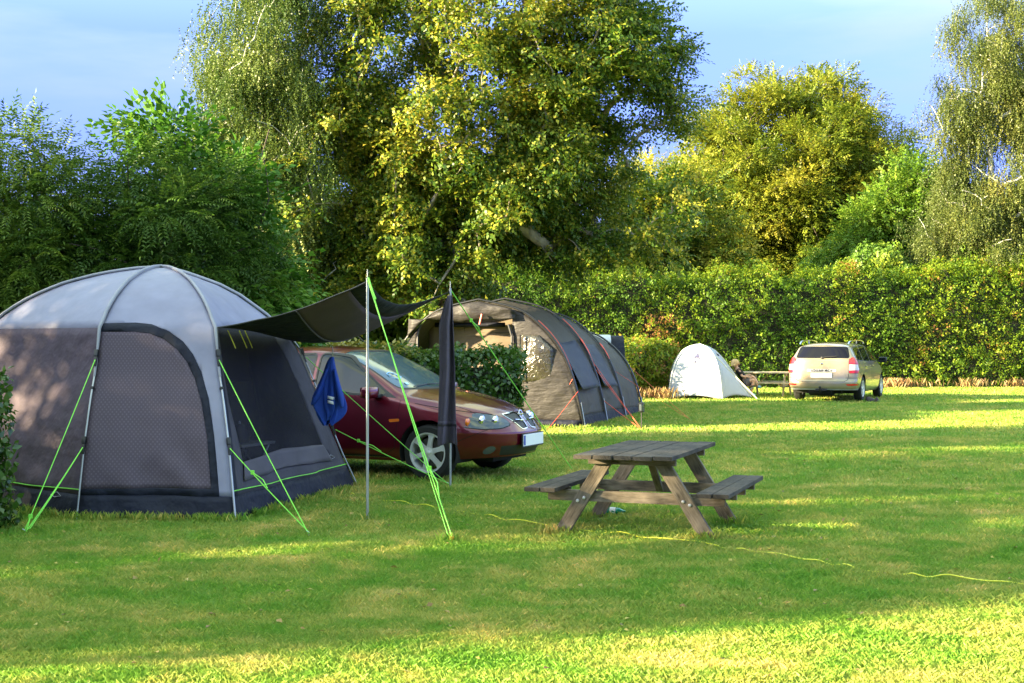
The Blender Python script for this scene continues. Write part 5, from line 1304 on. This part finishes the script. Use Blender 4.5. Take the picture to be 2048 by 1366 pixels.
    k = V[:, 2] > .02
    V = V-np.array(tuple(base)); V[:, 2] = np.maximum(V[:, 2], .02)
    npmesh('crown', V, Q, leaf, t, T)
    return t

def hedge(name, label, a, b, thick, h0, h1, dens, temps, leaf, seed, sscale=1.0, rough_=.12, tmean=.45, spots=(), core=CORE, wob=.12, sun_top=.0, group=None, sides=(0, 1, 2, 3, 4), bulge=.1):
    rng = np.random.default_rng(seed); a = np.array(a, float); b = np.array(b, float); L_ = np.linalg.norm(b-a); u = (b-a)/L_; nn = np.array([u[1], -u[0]])   # nn: front normal
    t = thing(name, label, 'hedge', (a[0], a[1], 0), 0, group)
    hgt = lambda s: h0+(h1-h0)*s/L_+wob*np.sin(s*1.7+seed)*.5+wob*np.sin(s*4.3+seed*2)*.35+wob*.4*np.sin(s*9.1)
    pos = []; nor = []
    def add(s, o_, z, n_): pos.append(np.stack([a[0]+u[0]*s+nn[0]*o_, a[1]+u[1]*s+nn[1]*o_, z], 1)); nor.append(np.broadcast_to(n_, (len(s), 3)) if np.ndim(n_) == 1 else n_)
    hm = (h0+h1)/2; n3 = np.array([nn[0], nn[1], 0])
    def face(sgn, dn):
        n = int(L_*hm*dn); s = rng.uniform(0, L_, n); z = rng.random(n)*hgt(s); o_ = thick/2*(1-bulge*(z/hm)**3)
        add(s, sgn*o_, z, sgn*n3)
    face(1, dens); 
    if 1 in sides: face(-1, dens*.5)
    n = int(L_*thick*dens*1.3); s = rng.uniform(0, L_, n); add(s, rng.uniform(-.5, .5, n)*thick*.95, hgt(s), np.array([0, 0, 1.]))
    for e in (0, L_):
        n = int(thick*hm*dens); z = rng.random(n)*hm; add(np.full(n, e, float), rng.uniform(-.5, .5, n)*thick, z, np.array([u[0], u[1], 0])*(1 if e else -1))
    P = np.concatenate(pos); Nn = np.concatenate(nor); n = len(P)
    P = P+Nn*(rough_*vnoise(P, 1.6, seed)+rough_*.8*vnoise(P, 4.5, seed+1)+rng.normal(0, rough_*.55, n))[:, None]
    P[:, 2] = np.maximum(P[:, 2], .05)
    tint = tmean+.16*vnoise(P, .9, seed+5)+.10*vnoise(P, 3.5, seed+6)+rng.normal(0, .08, n)+sun_top*np.clip((P[:, 2]/hm-.85)*6, 0, 1)  # last term paints the sunlit yellow of the hedge top into the leaves
    for (sx, sz, sr, am) in spots:
        tint = tint+.7*am*np.exp(-((P[:, 0]-sx)**2+(P[:, 2]-sz)**2)/sr**2)*rng.random(n)*1.6
    V, Q, T = instance(temps, P, Nn*1.0+rng.normal(0, .55, (n, 3))+np.array([0, 0, .1]), np.array([0, 0, 1.])+rng.normal(0, .4, (n, 3)), rng.uniform(.7, 1.3, n)*sscale, tint, rng, .09)
    V = V-np.array([a[0], a[1], 0]); V[:, 2] = np.maximum(V[:, 2], .01)
    npmesh('foliage', V, Q, leaf, t, T)
    mb = MB(); K = int(L_/.35)+2; ins = .75*thick/2
    rows = []
    for i in range(K):
        s = L_*.01+L_*.98*i/(K-1); h_ = float(hgt(np.array(s)))-.16
        cs = []
        for (o_, z) in ((ins, 0), (ins*1.03, h_*.35), (ins, h_*.7), (ins*.85, h_*.93), (ins*.5, h_), (0, h_*1.005), (-ins*.5, h_), (-ins*.85, h_*.93), (-ins, h_*.6), (-ins, 0)):
            w_ = .06*noise.noise(Vector((s*1.5, z*2, o_*3))); cs.append(Vector((u[0]*s+nn[0]*(o_+w_), u[1]*s+nn[1]*(o_+w_), z)))
        rows.append(cs)
    mb.grid(rows); m0 = len(mb.v); mb.f.append(list(range(10))); mb.m.append(0); mb.f.append(list(range(m0-10, m0))); mb.m.append(0)
    mb.build('inner_twigs', core, t)
    return t
LOW = globals().get('LOWRES', 1.0)
# hedges
hedge('hedge', 'tall leafy hedge closing the far side of the lawn behind the champagne car', (-7.0, 42.4), (22.5, 46.2), 1.6, 3.25, 3.95, 125, [t_*1.2 for t_ in TT], G_HEDGE, 21, rough_=.24, wob=.30, tmean=.45, sun_top=.12, spots=[(5.0, 1.9, .9, .40), (6.2, 2.6, .5, .2), (10.6, 2.1, .5, .2), (11.2, 2.0, .6, .2), (14.2, 2.4, 1.3, .25), (15.5, 1.5, 1.6, .20), (13.2, 1.0, .9, .25), (16.8, 2.9, 1.2, .25), (4.5, 1.6, .8, .5)])
hedge('hedge', 'low dark clipped hedge between the maroon car and the brown tunnel tent', (-5.2, 19.6), (-.02, 20.4), .85, 1.42, 1.26, 230, [t_*1.15 for t_ in TT], G_LAUREL, 22, rough_=.06, wob=.05, tmean=.38, sun_top=.22, spots=[(-2.2, 1.5, .7, .5), (-3.2, 1.5, .8, .4)])  # spots add the sun's yellow along the top to the leaf tint
hedge('hedge', 'low hedge with leaves painted sunlit yellow between the tunnel tent and the white dome tent', (2.3, 35.3), (4.15, 37.8), 1.1, 1.30, 1.36, 130, [t_*1.4 for t_ in TT], G_HEDGE, 23, rough_=.10, wob=.10, tmean=.70, spots=[(4.1, .5, .4, .25)])  # high mean tint: leaf colour itself carries the sunlit brightness
hedge('hedge', 'dark leafy hedge end at the left edge beside the nearest dome tent', (-6.2, 10.9), (-4.13, 10.55), .62, 1.30, 1.24, 420, [t_*.95 for t_ in TT], G_LAUREL, 24, rough_=.06, wob=.06, tmean=.48)
# trees
tree('rowan_tree', 'dark green rowan with drooping feathery leaves at the far left edge', (-6.9, 17.6, 0), [(-6.8, 17.6, 2.45, 1.9, 1.2, 1.75), (-7.0, 17.6, 1.4, 2.0, 1.2, 1.3)], 200, 75, TP, G_ROWAN, BARKD, 31, cr=.50, trunk_r=.10, trunks=3, minz=.3, sscale=1.25, tmean=.50, gold=[(-7, 3.8, 1.6, .15), (-6.2, 2.6, .6, .2)])
tree('rowan_tree', 'dark green rowan with feathery leaves directly behind the silver roof of the nearest tent', (-4.75, 17.8, 0), [(-4.75, 17.8, 2.4, 1.45, 1.2, 1.65), (-4.8, 17.7, 1.2, 1.6, 1.1, 1.2)], 170, 75, TP, G_ROWAN, BARKD, 32, cr=.48, trunk_r=.09, trunks=3, minz=.3, sscale=1.25, tmean=.36)
tree('bird_cherry', 'young bright green tree with large leaves right of the rowans behind the nearest tent', (-3.8, 18.6, 0), [(-3.95, 18.6, 2.6, .95, .8, 1.5), (-3.6, 18.5, 1.5, .9, .8, 1.2), (-4.8, 19.0, 4.0, .7, .6, .6)], 110, 34, TBL, G_CHERRY, BARKD, 33, cr=.38, trunk_r=.07, trunks=2, minz=.4, tmean=.45, sscale=.95)
tree('silver_birch', 'tall silver birch with hanging twigs left of the central tree', (-5.0, 26.6, 0), [(-4.6, 26.6, 7.0, 1.4, 1.3, 4.0), (-5.0, 26.6, 3.4, 1.7, 1.3, 2.2), (-5.6, 26.6, 6.6, .8, 1.0, 2.0), (-6.0, 26.6, 5.6, .6, .6, 1.2)], 250, 75, TS, G_BIRCH, BIRCH, 34, cr=.46, flat=.8, trunk_r=.14, hang=.45, tmean=.38, minz=1.4, sscale=.85, branch_r=.8)
tree('beech_tree', 'large spreading tree with yellowing leaves and grey forked trunk in the centre', (-1.27, 28.0, 0), [(-.95, 27.0, 6.7, 3.65, 1.8, 4.6), (-3.5, 26.9, 4.2, 1.8, 1.4, 2.4), (1.8, 27.0, 5.8, 1.9, 1.6, 2.8), (.4, 27.0, 4.0, 2.6, 1.5, 1.4), (-2.3, 26.9, 2.9, 2.5, 1.5, 1.5), (-3.6, 26.9, 2.4, 1.7, 1.3, 1.5), (2.6, 27.0, 7.6, .8, .9, 1.3), (1.4, 27.0, 4.2, 2.4, 1.4, 1.4)], 900, 54, TB+[t_*1.05 for t_ in TT]*2, G_BEECH, PALEBARK, 35, lowz=3.6, droop=0, clear=(-1.2, .25, 27.2, 4.2), cr=.43, flat=.5, trunk_r=.30, tmean=.59, tclump=.08, tjit=.16, minz=1.3, hole=.17, sscale=1.12, gold=[(-3.4, 5.8, 1.2, .10), (-.6, 8.6, 1.6, .08), (.6, 6.2, .9, .08)])
tree('beech_tree', 'huge dome shaped golden green beech rising beyond the tall hedge', (12.0, 60.0, 0), [(12.4, 60, 8.3, 5.2, 4.5, 5.4), (9.6, 60, 6.8, 2.9, 3.2, 4.2), (15.5, 60, 7.2, 2.7, 3.0, 4.4), (12.6, 59.5, 4.8, 4.4, 3.0, 2.0)], 1150, 72, [t_*1.35 for t_ in TB], G_DOME, BARKD, 36, droop=0, cr=.72, flat=.42, trunk_r=.5, tmean=.57, tclump=.09, tjit=.08, minz=3.0, sscale=1.05, hole=.30)
tree('young_beech', 'yellow green tree between the central tree and the huge dome shaped beech', (5.6, 49.5, 0), [(5.6, 49.5, 5.4, 2.8, 1.8, 3.0), (3.8, 49.5, 4.4, 1.8, 1.4, 2.2), (7.2, 49.5, 3.8, 1.8, 1.4, 1.5)], 260, 50, [t_*1.4 for t_ in TB], G_BEECH, BARKD, 37, cr=.62, flat=.6, trunk_r=.14, tmean=.66, minz=2.0, hole=.30, sscale=1.1)
tree('ash_tree', 'bright fresh green tree between the huge beech and the right hand birch', (13.9, 53.0, 0), [(15.0, 53, 5.4, 1.9, 1.6, 2.2), (13.2, 52.6, 4.4, 1.7, 1.5, 1.4), (16.1, 53, 7.2, 1.3, 1.2, 1.9), (15.6, 53, 4.2, 2.2, 1.5, 1.4)], 230, 46, [t_*1.7 for t_ in TB], G_LIME, BARKD, 38, cr=.62, flat=.7, trunk_r=.2, tmean=.45, minz=2.4, sscale=1.0, hole=.3)
tree('silver_birch', 'weeping birch with sparse olive hanging twigs at the right edge', (17.0, 47.5, 0), [(16.8, 47.5, 5.8, 2.2, 1.8, 3.0), (17.1, 47.5, 11.4, 1.9, 1.4, 3.4), (15.2, 47.5, 4.8, 1.5, 1.2, 1.9), (15.6, 47.5, 9.2, 1.0, .8, 1.9), (19.0, 47.5, 8, 1.6, 1.6, 4.0)], 350, 95, [t_*1.15 for t_ in TS], G_BIRCH2, BIRCH, 39, cr=.62, flat=.8, trunk_r=.24, hang=.5, hole=.4, tmean=.45, minz=2.8, branch_r=.8)
# understorey beyond the hedges
BG = [(-7.2, 46.5, 5.6, 4.0, 5.4, 47, 'tall leafy shrub filling the gap between the birch and the central tree', .48), (-1.2, 47.0, 4.2, 3.4, 4.2, 48, 'leafy shrub filling the gap right of the central trunk', .45), (-3.2, 29.6, 1.6, 2.4, 2.2, 42, 'dark shrub under the birch behind the low hedge', .30), (-2.2, 29.6, 1.6, 1.5, 2.2, 43, 'dark shrub behind the trunk of the central tree', .30), (1.8, 49.5, 2.2, 3.0, 3.3, 44, 'shrub showing above the tall hedge right of the central trunk', .40), (8.2, 56, 2.2, 2.6, 3.2, 45, 'shrub beyond the hedge under the left side of the huge beech', .45), (18.5, 53, 2.4, 2.9, 3.4, 46, 'shrub beyond the hedge below the right hand birch', .52)]
for (x, y, z, rx, rz_, sd, lb, tm) in BG:
    tree('shrub', lb, (x, y, 0), [(x, y, z, rx, 1.3 if sd < 47 else 1.2, rz_-.4)], 100 if sd < 47 else 190, 60, [t_*1.9 for t_ in TT], G_HEDGE if sd > 43 else G_BEECH, BARKD, sd, group='shrubs beyond the hedges', cr=.70 if sd < 47 else .8, trunk_r=.10, trunks=3, minz=.3, tmean=tm, tclump=.10, sscale=1.0, twigs=False)
for (x, y, z, rx, rz_, sd, lb) in ((12.9, 47.2, 4.0, 1.0, .75, 51, 'elder bush with pale flower heads rising out of the tall hedge'), (16.6, 46.8, 4.0, 1.6, .8, 52, 'leafy bush with pale seed heads growing out of the hedge top at the right')):
    tree('elder_bush', lb, (x, y, 0), [(x, y, z, rx, .8, rz_)], 34, 60, [t_*1.6 for t_ in TT], G_LIME, BARKD, sd, cr=.45, trunk_r=.05, trunks=2, minz=3.0, tmean=.6)
# field trees west of the lawn, beyond the left edge of the view: they stand between the low sun and the tents
for k, (x, y, z, rx, ry, rz_, hl_) in enumerate([(-11, 8.3, 3.3, 1.4, 1.9, 2.3, .08), (-11.5, 11.6, 3.2, 1.4, 1.8, 2.1, .04), (-12.0, 15.0, 3.4, 1.4, 1.4, 2.2, .02), (-11.2, 5.0, 3.6, 1.2, .95, 1.15, .1), (-11.0, 2.3, 1.0, 1.0, 1.0, .8, .3)]):
    ft = tree('field_tree', ['rounded', 'broad', 'tall', 'small', 'bushy low'][k]+' field tree west of the lawn outside the view', (x, y, 0), [(x, y, z, rx, ry, rz_), (x, y, (1.3, 1.3, 1.3, 3.4, 1.2)[k], rx, ry*.9, 1.0)], (125, 90, 76, 72, 60)[k], 22, [t_*1.5 for t_ in TBL], G_BEECH, BARKD, 70+k, cr=.46, trunk_r=.14, minz=.3, hole=hl_, group='field trees west of the lawn')
    if k == 1: ftree = ft
# the row of trees on the camera's own side of the field (seen only as reflections in the car windows)
for k, (x, y, s_) in enumerate([(-9, -17, 2.1), (-3, -19, 2.3), (3.5, -18, 2.0), (10, -20, 2.4), (17, -19, 2.2)]):
    c_ = copy_tree(ftree); c_.location = (x, y, 0); c_.scale = (s_, s_, s_*.9); c_.rotation_euler.z = k*1.3; c_['group'] = 'field trees behind the viewpoint'
    c_['label'] = ['first', 'second', 'third', 'fourth', 'last'][k]+' tree from the west in the row behind the viewpoint'
# dry tan grass at the hedge foot
TAN = leafmat('dry_grass', [(0, (.26, .13, .06)), (1, (.48, .36, .15))])
tufts('dry_grass', 'tall dry reddish grass growing in patches along the foot of the far hedge', [(12.3, 43.7, .22, .2, 520), (13.2, 44.0, .4, .25, 150), (15.0, 44.1, .3, .25, 130), (16.7, 44.4, .4, .25, 160), (3.9, 35.0, .25, .15, 170), (3.0, 34.9, .3, .15, 110), (6.2, 37.9, .3, .2, 100)], TAN, .30, .010, 61)
# longer green grass left by the mower round legs, poles and tent hems
rr_ = random.Random(8); sp_ = []
for k_ in range(len(order)):
    a_, b_ = [VB[{'F': 'Fv'}.get(q_, q_)] for q_ in (order[k_], order[(k_+1) % 6])]
    for t_ in range(14): p_ = a_.lerp(b_, (t_+rr_.random())/14); o_ = (p_-TC).normalized()*.04; sp_.append((p_.x+o_.x, p_.y+o_.y, .06, .04, 60))
for dx, dy in ((.6, .46), (-.6, .46), (.6, -.46), (-.6, -.46)):
    p_ = Matrix.Rotation(-R(20), 3, 'Z') @ Vector((dx, dy, 0))+Vector((1.09, 10.78, 0)); sp_.append((p_.x, p_.y, .07, .05, 260))
for p_ in (P1b, P2b, pg): sp_.append((p_.x, p_.y, .05, .05, 90))
for t_ in range(40): p_ = PR.lerp(PR+ax*4.9, t_/40)+cx*.08; sp_.append((p_.x, p_.y, .06, .06, 30)); p_ = PR-cx*(3.8*t_/40)-ax*.08; sp_.append((p_.x, p_.y, .06, .05, 24))
for x_ in range(24): p_ = mcar.location+Rm @ Vector((-2+x_*.17, rr_.uniform(-.9, -.5), 0)); sp_.append((p_.x, p_.y, .1, .1, 50))
tufts('grass', 'longer green grass around the tent hems and table legs', sp_, gb, .075, .005, 62)
# fallen leaves scattered on the lawn
rngl = np.random.default_rng(77); nl_ = 900; yl = rngl.uniform(5.8, 30, nl_)**1.0; xl_ = rngl.uniform(-1, 1, nl_)*(yl*.4)
LFM = leafmat('fallen_leaf', [(0, (.16, .08, .03)), (.5, (.34, .22, .06)), (1, (.50, .42, .10))], trans=.1)
lt = [np.array([tuple(q) for q in leafquad((0, 0, 0), (1, 0, 0), (0, 0, 1), .05, .032)])]
V, Q, T = instance(lt, np.stack([xl_, yl, np.full(nl_, .028)], 1), np.stack([rngl.normal(0, 1, nl_), rngl.normal(0, 1, nl_), rngl.normal(0, .15, nl_)], 1), np.array([0, 0, 1.])+rngl.normal(0, .3, (nl_, 3)), rngl.uniform(.5, 1.1, nl_), rngl.random(nl_), rngl)
tag(npmesh('fallen_leaves', V, Q, LFM, None, T), 'small yellow and brown fallen leaves scattered on the lawn', 'leaves', kind='stuff')
